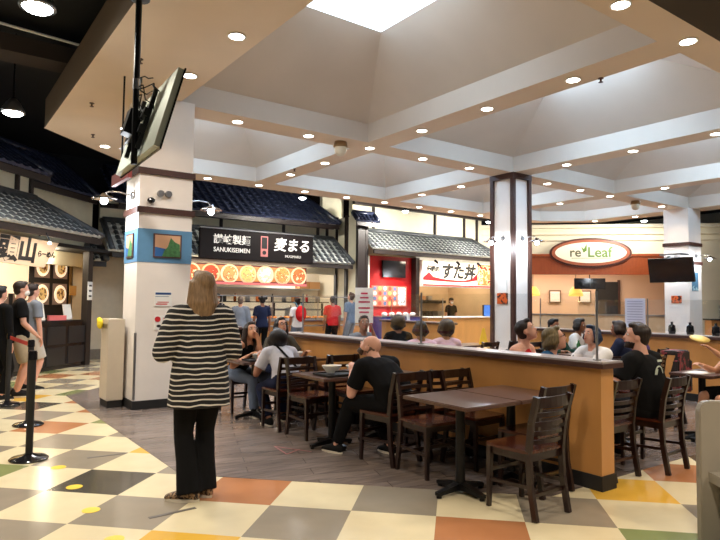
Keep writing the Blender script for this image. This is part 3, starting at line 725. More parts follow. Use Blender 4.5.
# ------------------------------------------------------------------ left ramen shop in the 45 degree frame (a along the front, b inward)
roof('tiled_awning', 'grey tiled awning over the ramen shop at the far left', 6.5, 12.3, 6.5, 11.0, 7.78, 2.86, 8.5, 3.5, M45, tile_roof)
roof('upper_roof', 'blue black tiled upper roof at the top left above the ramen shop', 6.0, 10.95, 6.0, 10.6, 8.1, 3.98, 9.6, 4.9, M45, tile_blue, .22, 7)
struct(fbox(M45, (5.5, 8.62, 2.6), (11.05, 8.8, 4.0)).build('wall_left_upper', stucco))
pb = MB()
for a in (9.9, 10.6, 11.0):
    pb.add([M45@Vector((x, y, z)) for x in (a-.04, a+.04) for y in (8.56, 8.64) for z in (3.4, 4.2)], [(0, 1, 3, 2), (4, 6, 7, 5), (0, 4, 5, 1), (2, 3, 7, 6), (0, 2, 6, 4), (1, 5, 7, 3)])
struct(pb.build('trim_5', darkwood))
struct(fbox(M45, (11.1, 9.1, 2.3), (13.9, 9.25, 4.05)).build('wall_left_rear', stucco))
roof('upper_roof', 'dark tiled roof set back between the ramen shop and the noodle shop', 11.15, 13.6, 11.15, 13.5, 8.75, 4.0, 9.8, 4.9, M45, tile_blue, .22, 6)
struct(fbox(M45, (5.5, 9.5, 0), (14.3, 9.65, 2.7)).build('wall_ramen_back', mat('warm_tan_wall', S(226, 186, 122), .7)))
struct(fbox(M45, (12.68, 8.35, 0), (12.85, 8.5, 2.6)).build('wall_ramen_end', darkwood))
t = thing('shop_sign', 'cream hanging sign with black brush characters over the ramen shop', 'sign', M45@Vector((10.80, 8.0, 2.12)), radians(45))
MB().prism([(-2.5, .06), (-.16+.0, .0), (.26, .52), (-2.5, .56)], -.04, .04, MF).build('board', mat('sign_cream', S(222, 196, 166), .6, emit=.12), t)
text('lettering', '頭山', .5, ink, t, (-.92, -.045, .27), R90, bold=.018, shear=.2)
text('lettering', 'らーめん', .13, ink, t, (-.12, -.045, .25), R90, bold=.004, shear=.2)
MB().tube([(-.35, -.04, .6), (-.35, -.2, .66), (-.35, -.28, .5)], .012).build('sign_lamp_arm', blackmetal, t)
MB().ell((-.35, -.28, .46), (.03, .03, .03)).build('sign_lamp_bulb', bulb, t)
p_ = M45@Vector((10.4, 7.3, 2.5)); spot(p_, 11, WARM, 130, .6, .05, M45@Vector((10.4, 8.0, 2.2)))
t = thing('ramen_counter', 'black panelled order counter of the ramen shop', 'counter', M45@Vector((10.6, 8.75, 0)), radians(45))
MB().box((-.07, 0, .5), (4.1, .7, 1.0)).build('body', blackgloss, t)
MB().box((-.09, 0, 1.02), (4.14, .78, .05)).build('worktop', blackgloss, t, bevel=.01)
for k in range(6):
    for z in (.28, .72): MB().box((-1.7+k*.7, -.355, z), (.6, .02, .38)).build('panel', mat('counter_panel_black', (.02, .02, .022), .3), t, bevel=.006)
t = thing('menu_wall', 'black menu wall of lit ramen bowl pictures behind the ramen counter', 'menu board', M45@Vector((11.85, 9.42, 1.1)), radians(45))
MB().box((0, 0, .7), (3.2, .1, 1.5)).build('board', blackmat, t)
for k in range(4):
    for r in range(2):
        x = 1.25-k*.64; z = 1.14-r*.62
        if k in (2, 3) and r == 0: continue
        MB().box((x, -.06, z), (.5, .02, .5)).build('picture', mat('menu_picture_lit', S(120, 96, 80), .5, emit=.3), t)
        MB().cyl((x, -.07, z), (x, -.085, z), .22, .21, 22).build('bowl_rim', mat('bowl_rim_lit', S(248, 230, 196), .5, emit=.6), t)
        MB().cyl((x, -.086, z), (x, -.09, z), .15, .145, 18).build('soup', spotted('soup_print', S(214, 176, 110), S(110, 66, 34), 16, .55, emit=.4), t)
t = thing('poster', 'lit cream poster with a brush character left of the bowl pictures', 'poster', M45@Vector((10.9, 9.05, 1.62)), radians(45))
MB().box((0, 0, .3), (1.4, .03, .62)).build('sheet', mat('poster_cream_lit', S(246, 226, 190), .5, emit=.5), t)
text('lettering', '山', .3, ink, t, (-.3, -.02, .3), R90, bold=.01)
p_ = M45@Vector((9.8, 8.9, 2.6)); area(p_, 70, (1, .85, .62), 1.6, .2, M45@Vector((10.4, 9.3, 0)))
p_ = M45@Vector((12.2, 8.9, 2.5)); point(p_, 16, (1, .85, .62), .06)
struct(fbox(M45, (6, 8.3, 2.62), (14.2, 9.45, 2.7)).build('ceiling_ramen', blackmat))
for a, nm, dz, wv in ((11.45, 'white upright menu card standing on the ramen counter, left one', .36, .2), (12.35, 'cream upright card standing at the right end of the ramen counter', .34, .22)):
    o = MB().box((0, 0, dz/2), (wv, .02, dz), 0, Matrix.Rotation(radians(-12), 3, 'X')).build('menu_card', paper, None, loc=M45@Vector((a, 8.62, 1.05))); o.rotation_euler = (0, 0, radians(35)); tag(o, nm, 'menu card')
o = MB().box((0, 0, .05), (.35, .22, .1)).build('napkin_tray', mat('red_pink_tray', S(214, 110, 110), .6), None, loc=M45@Vector((12.0, 8.62, 1.045))); tag(o, 'pinkish red tray lying between the cards on the ramen counter', 'tray')
t = thing('framed_notice', 'small white notice strip on the dark post at the ramen counter end', 'notice', M45@Vector((12.68, 8.3, 1.5)), radians(45)); MB().box((0, 0, .2), (.16, .02, .42)).build('sheet', paper, t)
for k in range(3): MB().box((0, -.012, .08+k*.12), (.1, .004, .04)).build('line', bk, t)
o = MB().box((0, 0, .12), (.3, .02, .24)).build('notice', mat('tan_paper', S(222, 184, 120), .7), None, loc=M45@Vector((13.6, 9.35, 1.6))); o.rotation_euler = (0, 0, radians(45)); tag(o, 'tan paper notice on the ochre wall beside the ramen menus', 'notice')
dw = MB().prism([(12.85, 8.5), (12.9, 8.45), (14.25, 9.36), (14.2, 9.42)], 0, 2.6, M45.to_4x4())
struct(dw.build('wall_ramen_side', mat('warm_tan_wall', S(226, 186, 122), .7)))
# passage wall left of the big column
struct(fbox(MX, (3.0, 16.3, 0), (4.6, 16.5, 2.6)).build('wall_passage', mat('passage_cream', S(212, 200, 176), .7, var=.04)))
struct(fbox(MX, (3.0, 16.24, 0), (4.2, 16.3, .25)).build('baseboard_back', mat('stone_base', S(120, 110, 98), .5, var=.15, scale=20)))
struct(fbox(MX, (4.25, 15.4, 0), (4.9, 16.3, 2.6)).build('wall_passage_post', darkwood))
roof('small_roof', 'small tiled hood over the passage between ramen shop and left column', 3.2, 3.62, 3.25, 3.58, 15.6, 2.45, 16.15, 2.85, MX, tile_roof, .14, 5)

# ------------------------------------------------------------------ juice bar with the oval sign (45 degree frame, face a = 24.04)
orangewood = mat('cherry_wood_fascia', S(150, 72, 36), .35, var=.12, scale=3, stretch=(1, 6, 1))
struct(fbox(M45, (24.16, -12.0, 3.06), (24.4, -1.0, 4.62)).build('wall_far', creamwall))
t = thing('wood_fascia', 'wide cherry wood fascia band across the juice bar front', 'fascia')
fbox(M45, (24.0, -8.45, 2.66), (24.14, -1.5, 3.35)).build('board', orangewood, t)
fbox(M45, (23.94, -8.45, 3.35), (24.14, -1.5, 3.45)).build('top_moulding', orangewood, t)
for z, d in ((3.98, .10), (4.2, .18), (4.45, .3)):
    struct(fbox(M45, (24.16-d, -12, z), (24.16, -1.0, z+.12)).build('trim_6', creamwall))
t = thing('oval_sign', 'oval cream sign with green lettering in a wooden frame over the juice bar', 'sign', M45@Vector((24.0, -5.1, 3.49)), radians(-45))
# local: x runs to the right seen from the hall, front is -y
MR = Matrix.Rotation(radians(90), 4, 'X')
def oval(a, b, n=48): return [(a*cos(2*pi*i/n), b*sin(2*pi*i/n)) for i in range(n)]
MB().prism(oval(1.5, .57), 0, .1, MR).build('dark_rim', mat('oval_dark_rim', S(80, 34, 24), .4), t)
MB().prism(oval(1.42, .5), .1, .14, MR).build('wood_frame', mat('oval_wood', S(168, 92, 62), .4), t)
MB().prism(oval(1.3, .4), .14, .15, MR).build('lit_face', mat('oval_lit_face', S(236, 230, 208), .5, emit=.22), t)
lg = mat('leaf_green_ink', S(110, 150, 62), .5)
text('lettering', 're', .5, mat('olive_ink', S(110, 110, 70), .5), t, (-.56, -.155, -.0), R90, bold=.006)
text('lettering', 'Leaf', .54, lg, t, (.32, -.155, -.0), R90, bold=.006)
MB().prism([(-.26, .0), (-.34, .22), (-.24, .14), (-.14, .34), (-.14, .08)], .15, .156, MR).build('leaf_mark', lg, t)
MB().prism([(-.7, -.22), (.75, -.22), (.75, -.205), (-.7, -.205)], .15, .156, MR).build('thin_line', lg, t)
struct(fbox(M45, (27.2, -12, 0), (27.4, -1.1, 2.95)).build('wall_juice_back', mat('peach_wall', S(224, 194, 170), .7)))
struct(fbox(M45, (24.3, -1.3, 0), (27.2, -1.1, 2.9)).build('wall_juice_left', creamwall))
struct(fbox(M45, (24.2, -12, 2.95), (27.3, -1.1, 3.05)).build('ceiling_juice', mat('peach_soffit', S(226, 190, 160), .7)))
struct(fbox(M45, (24.05, -8.9, 0), (24.5, -8.5, 3.4)).build('wall_juice_right', creamwall))
struct(fbox(M45, (24.1, -14, 0), (24.3, -8.9, 3.4)).build('wall_far_lower', creamwall))
p_ = M45@Vector((25.6, -4, 2.9)); area(p_, 120, (1, .84, .68), 6, 1.2, M45@Vector((25.8, -4, 0)))
p_ = M45@Vector((23.2, -5, 4.3)); area(p_, 34, (1, .94, .8), 8, .3, M45@Vector((24.1, -5, 3.7)))
for b, nm in ((-3.1, 'yellow pendant lamp at the left of the juice bar'), (-4.75, 'yellow pendant lamp in the middle of the juice bar')):
    t = thing('pendant_lamp', nm, 'lamp', M45@Vector((24.9, b, 1.88)), 0, 'yellow pendants')
    MB().cyl((0, 0, .3), (0, 0, .9), .01).build('cord', blackmat, t)
    MB().lathe([(.02, .34), (.12, .33), (.22, .2), (.28, 0), (.26, -.04), (.001, -.04)], n=20).build('shade', mat('amber_shade', S(250, 190, 90), .5, emit=.9), t, smooth='auto')
    q = M45@Vector((24.9, b, 1.7)); point(q, 9, (1, .75, .4), .1)
t = thing('ceiling_television', 'wide black television hanging in the juice bar opening', 'television', M45@Vector((24.3, -5.15, 2.1)), radians(-45))
MB().box((0, 0, .22), (1.15, .08, .42)).build('screen', blackgloss, t, bevel=.01)
MB().cyl((0, 0, .4), (0, 0, .9), .02).build('pole', blackmetal, t)
shop = thing('juice_counter', 'peach and steel service counter of the juice bar', 'counter', M45@Vector((24.6, -4.0, 0)), radians(-45))
MB().box((.9, 0, .55), (6, .6, 1.1)).build('body', mat('counter_beige', S(196, 172, 146), .5), shop)
MB().box((.9, 0, 1.12), (6.1, .7, .05)).build('worktop', steel, shop)
MB().box((1.8, -.1, 1.4), (2.0, .5, .5)).build('glass_case', plexi, shop)
o = fbox(M45, (27.1, -6.9, 0), (27.18, -6.0, 2.5)).build('door_1', blackmat); struct(o)
o = fbox(M45, (27.05, -6.98, 0), (27.2, -6.9, 2.58)).build('trim_7', brownband); struct(o)
for b, nm in ((-2.2, 'white framed picture on the juice bar back wall, left'), (-4.3, 'pale framed picture on the juice bar back wall, centre'), (-5.55, 'grey framed notice on the juice bar wall, right')):
    t = thing('framed_picture', nm, 'picture', M45@Vector((27.1, b, 1.55)), radians(-45))
    MB().box((0, 0, .3), (.5, .03, .55)).build('frame', mat('frame_brown', S(110, 84, 62), .5), t); MB().box((0, -.02, .3), (.4, .01, .44)).build('print', paper, t)
# machine row on right wall
t = thing('drinks_station', 'steel drinks station with boxes on top by the right wall behind the column', 'counter', M45@Vector((23.6, -10.4, 0)), radians(-45))
MB().box((0, 0, .5), (2.6, .6, 1.0)).build('body', maple, t); MB().box((0, 0, 1.02), (2.7, .7, .05)).build('worktop', blackgloss, t)
MB().box((-.6, 0, 1.3), (.5, .4, .5)).build('dispenser', steel, t); MB().box((.3, 0, 1.25), (.5, .4, .38)).build('machine', blackmat, t); MB().box((.9, 0, 1.22), (.4, .4, .3)).build('box', cardboard, t)

# ------------------------------------------------------------------ partitions
def partition(name, label, x0, y0, y1, th=.18, posts=(), glass=True):
    t = thing(name, label, 'partition', (x0, y0, 0)); L = y1-y0
    MB().b2((0, 0, .12), (th, L, 1.0)).build('panel', maple, t)
    MB().b2((-.012, -.012, 0), (th+.012, L+.012, .12)).build('baseboard', blackmat, t)
    MB().b2((-.05, -.05, .985), (th+.07, L+.05, 1.025)).build('ledge_edge', brownband, t)
    MB().b2((-.045, -.045, 1.025), (th+.065, L+.045, 1.04)).build('ledge', ledgem, t)
    for p_ in posts:
        MB().cyl((th*.5, p_, 1.04), (th*.5, p_, 1.62), .011, n=10).cyl((th*.5, p_, 1.04), (th*.5, p_, 1.05), .035).build('glass_post', steel, t)
    if glass:
        for a, b in zip(posts, posts[1:]):
            MB().b2((th*.5-.004, a+.02, 1.08), (th*.5+.004, b-.02, 1.6)).build('glass_pane', plexi, t)
    return t
partition('partition', 'long honey wood partition with grey ledge and glass screen behind the dining tables', 4.48, 2.82, 8.05, .18, (.09, 2.28, 4.9))
partition('partition', 'farther wood partition with grey ledge behind the seated far diners, right', 9.9, 3.0, 8.1, .18, (.7, 2.4, 4.6))
partition('partition', 'short wood partition at the left in front of the noodle shop, behind the girls', 4.48, 10.2, 12.6, .18, (), False)
partition('partition', 'wood partition in front of the red shop behind the pink shirted diners', 10.2, 10.4, 13.0, .18, (.3, 2.3))

# ------------------------------------------------------------------ chairs
def curved_slat(mb, w, z, h, y, dep=.03, th=.018, n=6):
    pr = None
    for i in range(n+1):
        a = -1+2*i/n; x = a*w/2; yy = y-dep*(1-a*a)
        q = [(x, yy-th/2, z-h/2), (x, yy+th/2, z-h/2), (x, yy+th/2, z+h/2), (x, yy-th/2, z+h/2)]
        if pr: mb.add(pr+q, [(0, 1, 5, 4), (1, 2, 6, 5), (2, 3, 7, 6), (3, 0, 4, 7)])
        if i in (0, n): mb.add(q, [(0, 1, 2, 3)])
        pr = q
    return mb
def make_chair():
    t = thing('dining_chair', 'x', 'chair')
    prof = []
    seat = MB()
    ol = [(-.2, -.19), (-.215, .05), (-.21, .19), (-.17, .215), (.17, .215), (.21, .19), (.215, .05), (.2, -.19)]
    seat.prism(ol, .445, .47); seat.build('seat', seatwood, t, bevel=.006)
    MB().b2((-.185, -.175, .39), (.185, .18, .445)).build('seat_apron', chairwood, t)
    for s in (-1, 1):
        MB().bar((s*.185, .175, .445), (s*.185, .185, 0), .038, .038, (0, 1, 0), .028, .028).build('leg', chairwood, t)
        m = MB()
        pp = [(s*.185, -.235, 0), (s*.185, -.19, .25), (s*.185, -.18, .46), (s*.187, -.202, .66), (s*.19, -.255, .855)]
        for a, b in zip(pp, pp[1:]): m.bar(a, b, .03, .042, (0, 1, 0))
        m.build('leg', chairwood, t)
    for (z, y, h) in ((.812, -.243, .078), (.722, -.218, .032), (.655, -.201, .032), (.59, -.193, .032), (.53, -.185, .028)):
        curved_slat(MB(), .36, z, h, y).build('back_slat', chairwood, t)
    for s in (-1, 1): MB().bar((s*.185, .178, .2), (s*.185, -.19, .22), .018, .025).build('stretcher', chairwood, t)
    MB().bar((-.185, .179, .27), (.185, .179, .27), .018, .028).build('stretcher', chairwood, t)
    MB().bar((-.185, -.19, .16), (.185, -.19, .16), .018, .025).build('stretcher', chairwood, t)
    return t
ch0 = make_chair(); ch_used = [False]
def chair(x, y, az, label, group='dark wooden dining chairs'):
    rz = radians(az-90)
    if not ch_used[0]:
        ch_used[0] = True; ch0.location = (x, y, .004); ch0.rotation_euler = (0, 0, rz); tag(ch0, label, group=group); return ch0
    return dup(ch0, (x, y, .004), rz, label, group)
def table(x0, x1, y0, y1, label, n=2):
    t = thing('dining_table', label, 'table', ((x0+x1)/2, (y0+y1)/2, .004)); W, D = x1-x0, y1-y0
    for k in range(n):
        a = -W/2+W*k/n; b = -W/2+W*(k+1)/n; c = (a+b)/2
        MB().b2((a+.003, -D/2, .712), (b-.003, D/2, .742)).build('tabletop', tabletopm, t, bevel=.006)
        MB().cyl((c, 0, .03), (c, 0, .7), .038, n=14).build('pedestal', blackmetal, t)
        MB().b2((c-.16, -.16, .695), (c+.16, .16, .712)).build('top_plate', blackmetal, t)
        for q in range(4):
            an = q*pi/2
            d = Vector((cos(an), sin(an), 0))
            MB().bar(Vector((c, 0, .06))+d*.02, Vector((c, 0, .03))+d*.25, .07, .05, (0, 0, 1), .045, .025).cyl(Vector((c, 0, 0))+d*.23, Vector((c, 0, .02))+d*.23, .022).build('foot', blackmetal, t)
    return t
table(3.2, 4.42, 3.08, 3.8, 'empty dark brown table nearest the viewer, against the wood partition')
table(3.2, 4.42, 4.98, 5.62, 'dark table of the bald man in black with bowls on it')
table(3.2, 4.42, 6.82, 7.44, 'dark table shared by three women eating, farthest along the partition')
chair(3.65, 2.92, 90, 'dark wooden chair nearest the viewer, back turned, at the empty table')
chair(4.1, 3.2, 90, 'wooden chair between the nearest chair and the partition end')
chair(3.70, 4.01, 268, 'wooden chair at the far left side of the empty table, seat towards the viewer')
chair(4.24, 3.98, 272, 'wooden chair at the empty table, on its far side close to the partition')
chair(3.66, 4.54, 98, 'wooden chair the bald man in black sits on')
chair(4.2, 4.52, 84, 'empty wooden chair beside the bald man, next to the partition')
chair(3.58, 5.82, 272, 'empty wooden chair facing the bald man across his table')
chair(4.2, 5.86, 266, 'empty wooden chair across the bald man\'s table, by the partition')
chair(3.55, 6.4, 90, 'wooden chair of the woman in the pale grey shirt, back turned')
chair(4.2, 6.36, 86, 'empty wooden chair beside the woman in the pale grey shirt')
chair(3.55, 7.66, 270, 'wooden chair under the woman in the black sleeveless top')
chair(4.2, 7.66, 268, 'wooden chair under the long haired woman with glasses')
# right of the partition
table(5.25, 6.35, 3.42, 3.9, 'dark table in front of the bearded man in black, behind the partition')
table(6.9, 8.0, 3.02, 3.5, 'dark table with papers and a plate beside the woman at the right edge')
table(5.2, 6.3, 6.48, 7.1, 'dark table in front of the two pink shirted diners')
table(7.9, 9.3, 5.24, 5.74, 'dark table of the far diners before the second partition')
table(6.2, 7.3, 8.9, 9.5, 'farther dark table near the slim column on the left side')
table(7.6, 8.7, 7.6, 8.2, 'dark table just left of the slim middle column base')
chair(5.57, 2.99, 92, 'wooden chair the bearded man in black sits on')
chair(4.96, 3.12, 90, 'empty wooden chair between the partition end and the bearded man')
chair(5.14, 4.14, 276, 'wooden chair under the woman with glasses in blue')
chair(5.66, 4.78, 270, 'wooden chair under the person in the red tank top')
chair(6.55, 4.2, 190, 'wooden chair under the person in the white shirt with dark blue hair')
chair(7.35, 2.85, 120, 'wooden chair of the woman with bare legs at the right edge')
chair(7.0, 4.0, 265, 'wooden chair on the far side of the table with papers')
chair(5.42, 6.0, 88, 'wooden chair under the left pink shirted diner')
chair(5.98, 6.08, 88, 'wooden chair under the right pink shirted diner')
chair(6.5, 5.9, 100, 'empty wooden chair to the right of the pink shirted diners')
chair(7.1, 5.8, 80, 'empty wooden chair second to the right of the pink shirted diners')
chair(5.5, 7.66, 270, 'wooden chair of the man in grey holding his hand to his mouth')
chair(6.36, 7.62, 62, 'wooden chair of the diner with dark hair and red patterned bag')
chair(7.8, 7.2, 90, 'wooden chair with back towards the partition left of the slim column')
chair(8.5, 7.2, 90, 'wooden chair just in front of the slim middle column')
chair(8.2, 4.8, 100, 'wooden chair before the far diners\' table, left side')
chair(9.0, 4.9, 100, 'wooden chair before the far diners\' table, right side')
chair(8.4, 6.3, 268, 'wooden chair under the masked diner in dark green')
chair(9.0, 6.3, 274, 'wooden chair under the dark haired diner in white')
chair(6.4, 8.5, 90, 'far wooden chair at the table near the noodle shop side')
chair(7.0, 8.5, 90, 'second far wooden chair at the table near the noodle shop side')
chair(6.5, 9.9, 270, 'wooden chair on the far side of the farther dark table')

# ------------------------------------------------------------------ grey moulded bench back at the right edge
t = thing('bench', 'pale grey moulded bench back cut off by the right edge', 'bench', (4.02, 1.86, 0), radians(-38))
gm = mat('grey_moulded_plastic', S(150, 142, 128), .5, var=.03)
MB().prism([(0, 0), (1.3, 0), (1.3, .9), (.06, .9), (.02, .885), (0, .84)], -.03, .03, MR).build('backrest', gm, t, bevel=.006)
MB().b2((.05, -.45, .4), (1.3, -.03, .46)).build('seat', gm, t); MB().b2((.1, -.4, 0), (.16, -.06, .4)).build('leg', blackmetal, t)

# beige cabinet beside the left column
t = thing('side_cabinet', 'beige narrow cabinet standing against the left face of the big column', 'cabinet', (2.1, 8.82, 0))
MB().b2((0, 0, .1), (.22, .42, 1.23)).build('body', greybox, t, bevel=.006)
MB().b2((.01, .01, 0), (.21, .41, .1)).build('plinth', blackmat, t)
MB().b2((-.004, .06, 1.1), (0, .3, 1.16)).build('slot', steel, t)
o = MB().ell((0, 0, 0), (.04, .07, .075)).ell((.0, .05, .05), (.035, .05, .04)).build('yellow_cloth', mat('yellow_cloth', S(240, 214, 40), .8, bump=.5, scale=20), None, True, loc=(2.055, 9.12, 1.16)); tag(o, 'bright yellow cloth hooked on the left edge of the beige cabinet', 'cloth')

# stanchions
def stanchion(x, y, label):
    t = thing('queue_stanchion', label, 'stanchion', (x, y, 0), 0, 'black queue posts')
    MB().lathe([(.165, 0), (.17, .012), (.15, .028), (.06, .045), (.035, .06)], n=28).build('base', blackgloss, t, smooth='auto')
    MB().cyl((0, 0, .05), (0, 0, .93), .032, n=18).build('post', blackmat, t, smooth='auto')
    MB().cyl((0, 0, .93), (0, 0, 1.0), .04, n=18).cyl((0, 0, 1.0), (0, 0, 1.012), .034, n=18).build('cassette_head', blackgloss, t, smooth='auto')
    return t
stanchion(.86, 6.42, 'black queue stanchion nearest the viewer at the left')
stanchion(1.07, 8.15, 'middle black queue stanchion, behind the nearest one')
stanchion(1.02, 9.85, 'farthest black queue stanchion by the masked man')
t = MB().bar((1.07, 8.17, .95), (1.02, 9.83, .95), .004, .05).build('queue_belt', mat('red_belt', S(176, 28, 34), .6)); tag(t, 'red retractable belt between the middle and farthest stanchions', 'belt')
# floor markers
ym = mat('yellow_sticker', S(240, 200, 20), .4)
for k, (x, y) in enumerate(((1.04, 5.98), (1.04, 5.29), (1.03, 4.65), (1.03, 4.01))):
    o = MB().cyl((0, 0, 0), (0, 0, .002), .062, n=24).build('floor_sticker', ym, None, loc=(x, y, .0005))
    tag(o, ['yellow dot sticker on the grey tile, farthest of the four', 'yellow dot sticker on the dark tile', 'yellow dot sticker on the cream tile below the dark one', 'yellow dot sticker at the bottom edge of the photo'][k], 'sticker', 'yellow floor dots')
tm_ = mat('dark_tape', S(92, 84, 76), .6)
for a, b, nm in (((1.32, 6.18), (1.68, 6.17), 'grey tape strip on the floor near the wood flooring, farther one'), ((1.32, 4.26), (1.66, 4.28), 'grey tape strip on the floor beside the standing woman\'s feet')):
    o = MB().bar((*a, .0015), (*b, .0015), .035, .002).build('floor_tape', tm_); tag(o, nm, 'tape')
o = MB()
for a, b in (((2.95, 5.25), (3.0, 5.6)), ((2.95, 5.25), (3.15, 5.35)), ((3.0, 5.6), (3.2, 5.2))): o.bar((*a, .006), (*b, .006), .014, .002)
o = o.build('tape_mark', mat('faded_red_tape', S(150, 84, 80), .6)); tag(o, 'faded red tape mark on the dark plank floor', 'tape')

# ------------------------------------------------------------------ tableware
def bowl(x, y, z, label, c1=white, r=.09, grp='bowls'):
    t = thing('bowl', label, 'bowl', (x, y, z), 0, grp)
    MB().lathe([(.04, 0), (.045, .01), (r*.85, .05), (r, .075), (r-.006, .075), (r*.8, .05), (.04, .02), (.001, .018)], n=24).build('shell', c1, t, smooth='auto')
    MB().lathe([(.001, .058), (r*.86, .056)], n=20).build('food', mat('noodles', S(228, 190, 120), .5, var=.2, scale=30), t)
    return t
def tray(x, y, z, label, m=blackmat, w=.4, d=.3, rz=0):
    o = MB().box((0, 0, .006), (w, d, .008)).box((0, d/2, .012), (w, .01, .02)).box((0, -d/2, .012), (w, .01, .02)).box((w/2, 0, .012), (.01, d, .02)).box((-w/2, 0, .012), (.01, d, .02)).build('serving_tray', m, None, loc=(x, y, z)); o.rotation_euler = (0, 0, rz); tag(o, label, 'tray'); return o
def cup(x, y, z, label, m=white, h=.13, straw=True):
    t = thing('drink_cup', label, 'cup', (x, y, z))
    MB().lathe([(.026, 0), (.036, h), (.037, h+.004), (.001, h+.004)], n=18).build('cup_body', m, t, smooth='auto')
    MB().lathe([(.038, h), (.039, h+.01), (.001, h+.014)], n=18).build('lid', white, t, smooth='auto')
    if straw: MB().cyl((.005, 0, h), (.02, .01, h+.1), .004, n=8).build('straw', blackmat, t)
    return t
TZ = .748
tray(3.5, 5.2, TZ, 'black tray on the bald man\'s table holding bowls')
bowl(3.45, 5.25, TZ+.022, 'cream bowl on the bald man\'s tray, left one', grp='bowls on the bald man\'s table')
bowl(3.66, 5.12, TZ+.022, 'cream bowl nearest the bald man on his tray', grp='bowls on the bald man\'s table')
bowl(3.6, 5.42, TZ, 'white bowl across from the bald man', grp='bowls on the bald man\'s table')
cup(3.98, 5.15, TZ, 'pale yellow drink cup with black straw by the bald man', mat('lemonade', S(240, 226, 150), .3))
bowl(3.55, 7.1, TZ, 'pale bowl in front of the woman in the black sleeveless top', grp='bowls on the women\'s table')
bowl(4.12, 7.12, TZ, 'pale bowl in front of the woman with glasses', grp='bowls on the women\'s table')
tray(3.42, 6.98, TZ, 'dark tray at the left end of the women\'s table', w=.2, d=.26)
o = MB().box((0, 0, .004), (.3, .22, .006)).build('paper_sheet', paper, None, loc=(7.1, 3.26, TZ)); tag(o, 'white paper lying on the table by the woman at the right edge', 'paper')
o = MB().box((0, 0, .01), (.24, .2, .02)).build('takeout_box', white, None, loc=(5.1, 3.55, TZ)); tag(o, 'flat white takeout box on the bearded man\'s table', 'box')
cup(5.5, 3.78, TZ, 'white cup between the bearded man and the woman in blue', white)
t = thing('water_bottle', 'small green bottle held up by the masked diner in dark green', 'bottle', (8.3, 5.6, TZ))
MB().lathe([(.03, 0), (.033, .02), (.033, .13), (.015, .17), (.014, .2)], n=16).build('bottle_body', mat('green_bottle', S(60, 120, 70), .2), t, smooth='auto'); MB().cyl((0, 0, .2), (0, 0, .222), .016).build('cap', white, t)
# white cloth bag / rucksack heap hanging on chair right, patterned jacket
t = thing('poster_stand', 'white upright poster with rows of red lettering before the red shop', 'poster', (6.26, 8.48, 0), radians(-36))
MB().box((0, 0, 1.45), (.32, .02, .62)).build('sheet', paper, t); MB().cyl((0, .02, 0), (0, .02, 1.2), .015).build('pole', steel, t); MB().lathe([(.16, 0), (.16, .02), (.02, .03)], n=20).build('base', steel, t)
for k in range(6): MB().box((0, -.012, 1.66-k*.075-(0.03 if k > 2 else 0)), ((.12, .15, .2, .2, .17, .13)[k], .003, .03)).build('red_line', mat('magenta_ink', S(190, 40, 80), .6), t)
t = thing('notice_board', 'pale lilac sheet of printed rules standing on the far partition ledge', 'notice', (9.985, 5.62, 1.042), radians(-90))
MB().box((0, 0, .33), (.36, .02, .5)).build('sheet', mat('lilac_paper', S(206, 206, 222), .7), t); MB().box((0, 0, .04), (.2, .1, .08)).build('base', steel, t)
for k in range(9): MB().box((0, -.012, .53-k*.045), (.28, .003, .008)).build('line', mat('grey_ink', S(130, 130, 160), .7), t)
o = MB().box((0, 0, .08), (.1, .01, .16)).build('table_card', white, None, loc=(10.3, 12.0, 1.05)); tag(o, 'small white card taped near the glass before the red shop', 'card')
o = MB().cyl((0, 0, 0), (0, 0, .3), .12, .03, n=4).build('wet_floor_cone', mat('yellow_sign', S(240, 190, 40), .5), None, loc=(8.5, 7.75, .748)); tag(o, 'small yellow folded sign on a table just left of the slim column', 'sign')
for i, (x, y, z) in enumerate(((9.92, 4.3, 1.04), (9.95, 4.7, 1.04), (9.97, 5.0, 1.04))):
    o = MB().lathe([(.05, 0), (.06, .05), (.05, .14), (.02, .16), (.02, .2), (.001, .2)], n=14).build('dispenser_jar', blackgloss, None, loc=(x+.03, y, z)); tag(o, ['rightmost', 'middle', 'leftmost'][i]+' black dispenser jar on the far partition ledge', 'jar', 'jars on the far ledge')
chair(7.72, 4.02, 100, 'wooden chair with the patterned jacket on its back behind the bearded man')
t = MB().box((0, 0, .27), (.44, .05, .5)).box((0, .1, .5), (.42, .2, .05)).box((-.23, 0, .2), (.1, .07, .44)).box((.23, 0, .2), (.1, .07, .4)).build('patterned_jacket', spotted('patterned_cloth', (.02, .015, .015), S(150, 60, 70), 9, .55, c3=S(120, 100, 90)), None, bevel=.015, loc=(7.67, 3.71, .42)); t.rotation_euler = (0, 0, radians(10)); tag(t, 'dark jacket with reddish swirl pattern hung on a chair behind the bearded man', 'jacket')

# ------------------------------------------------------------------ people
def remesh(mb, name, m, parent, vox, smooth=6, fac=.5):
    me = bpy.data.meshes.new(name); me.from_pydata(mb.v, [], mb.f); me.update()
    bm = bmesh.new(); bm.from_mesh(me); bmesh.ops.recalc_face_normals(bm, faces=bm.faces); bm.to_mesh(me); bm.free()
    o = bpy.data.objects.new(name+'_tmp', me); col.objects.link(o)
    r = o.modifiers.new('r', 'REMESH'); r.mode = 'VOXEL'; r.voxel_size = vox; r.use_smooth_shade = True
    s = o.modifiers.new('s', 'SMOOTH'); s.iterations = smooth; s.factor = fac
    dg = bpy.context.evaluated_depsgraph_get(); out = bpy.data.meshes.new_from_object(o.evaluated_get(dg))
    bpy.data.objects.remove(o); bpy.data.meshes.remove(me)
    out.materials.clear(); out.materials.append(m); out.shade_smooth(); out.name = name
    q = bpy.data.objects.new(name, out); col.objects.link(q); q.parent = parent
    return q
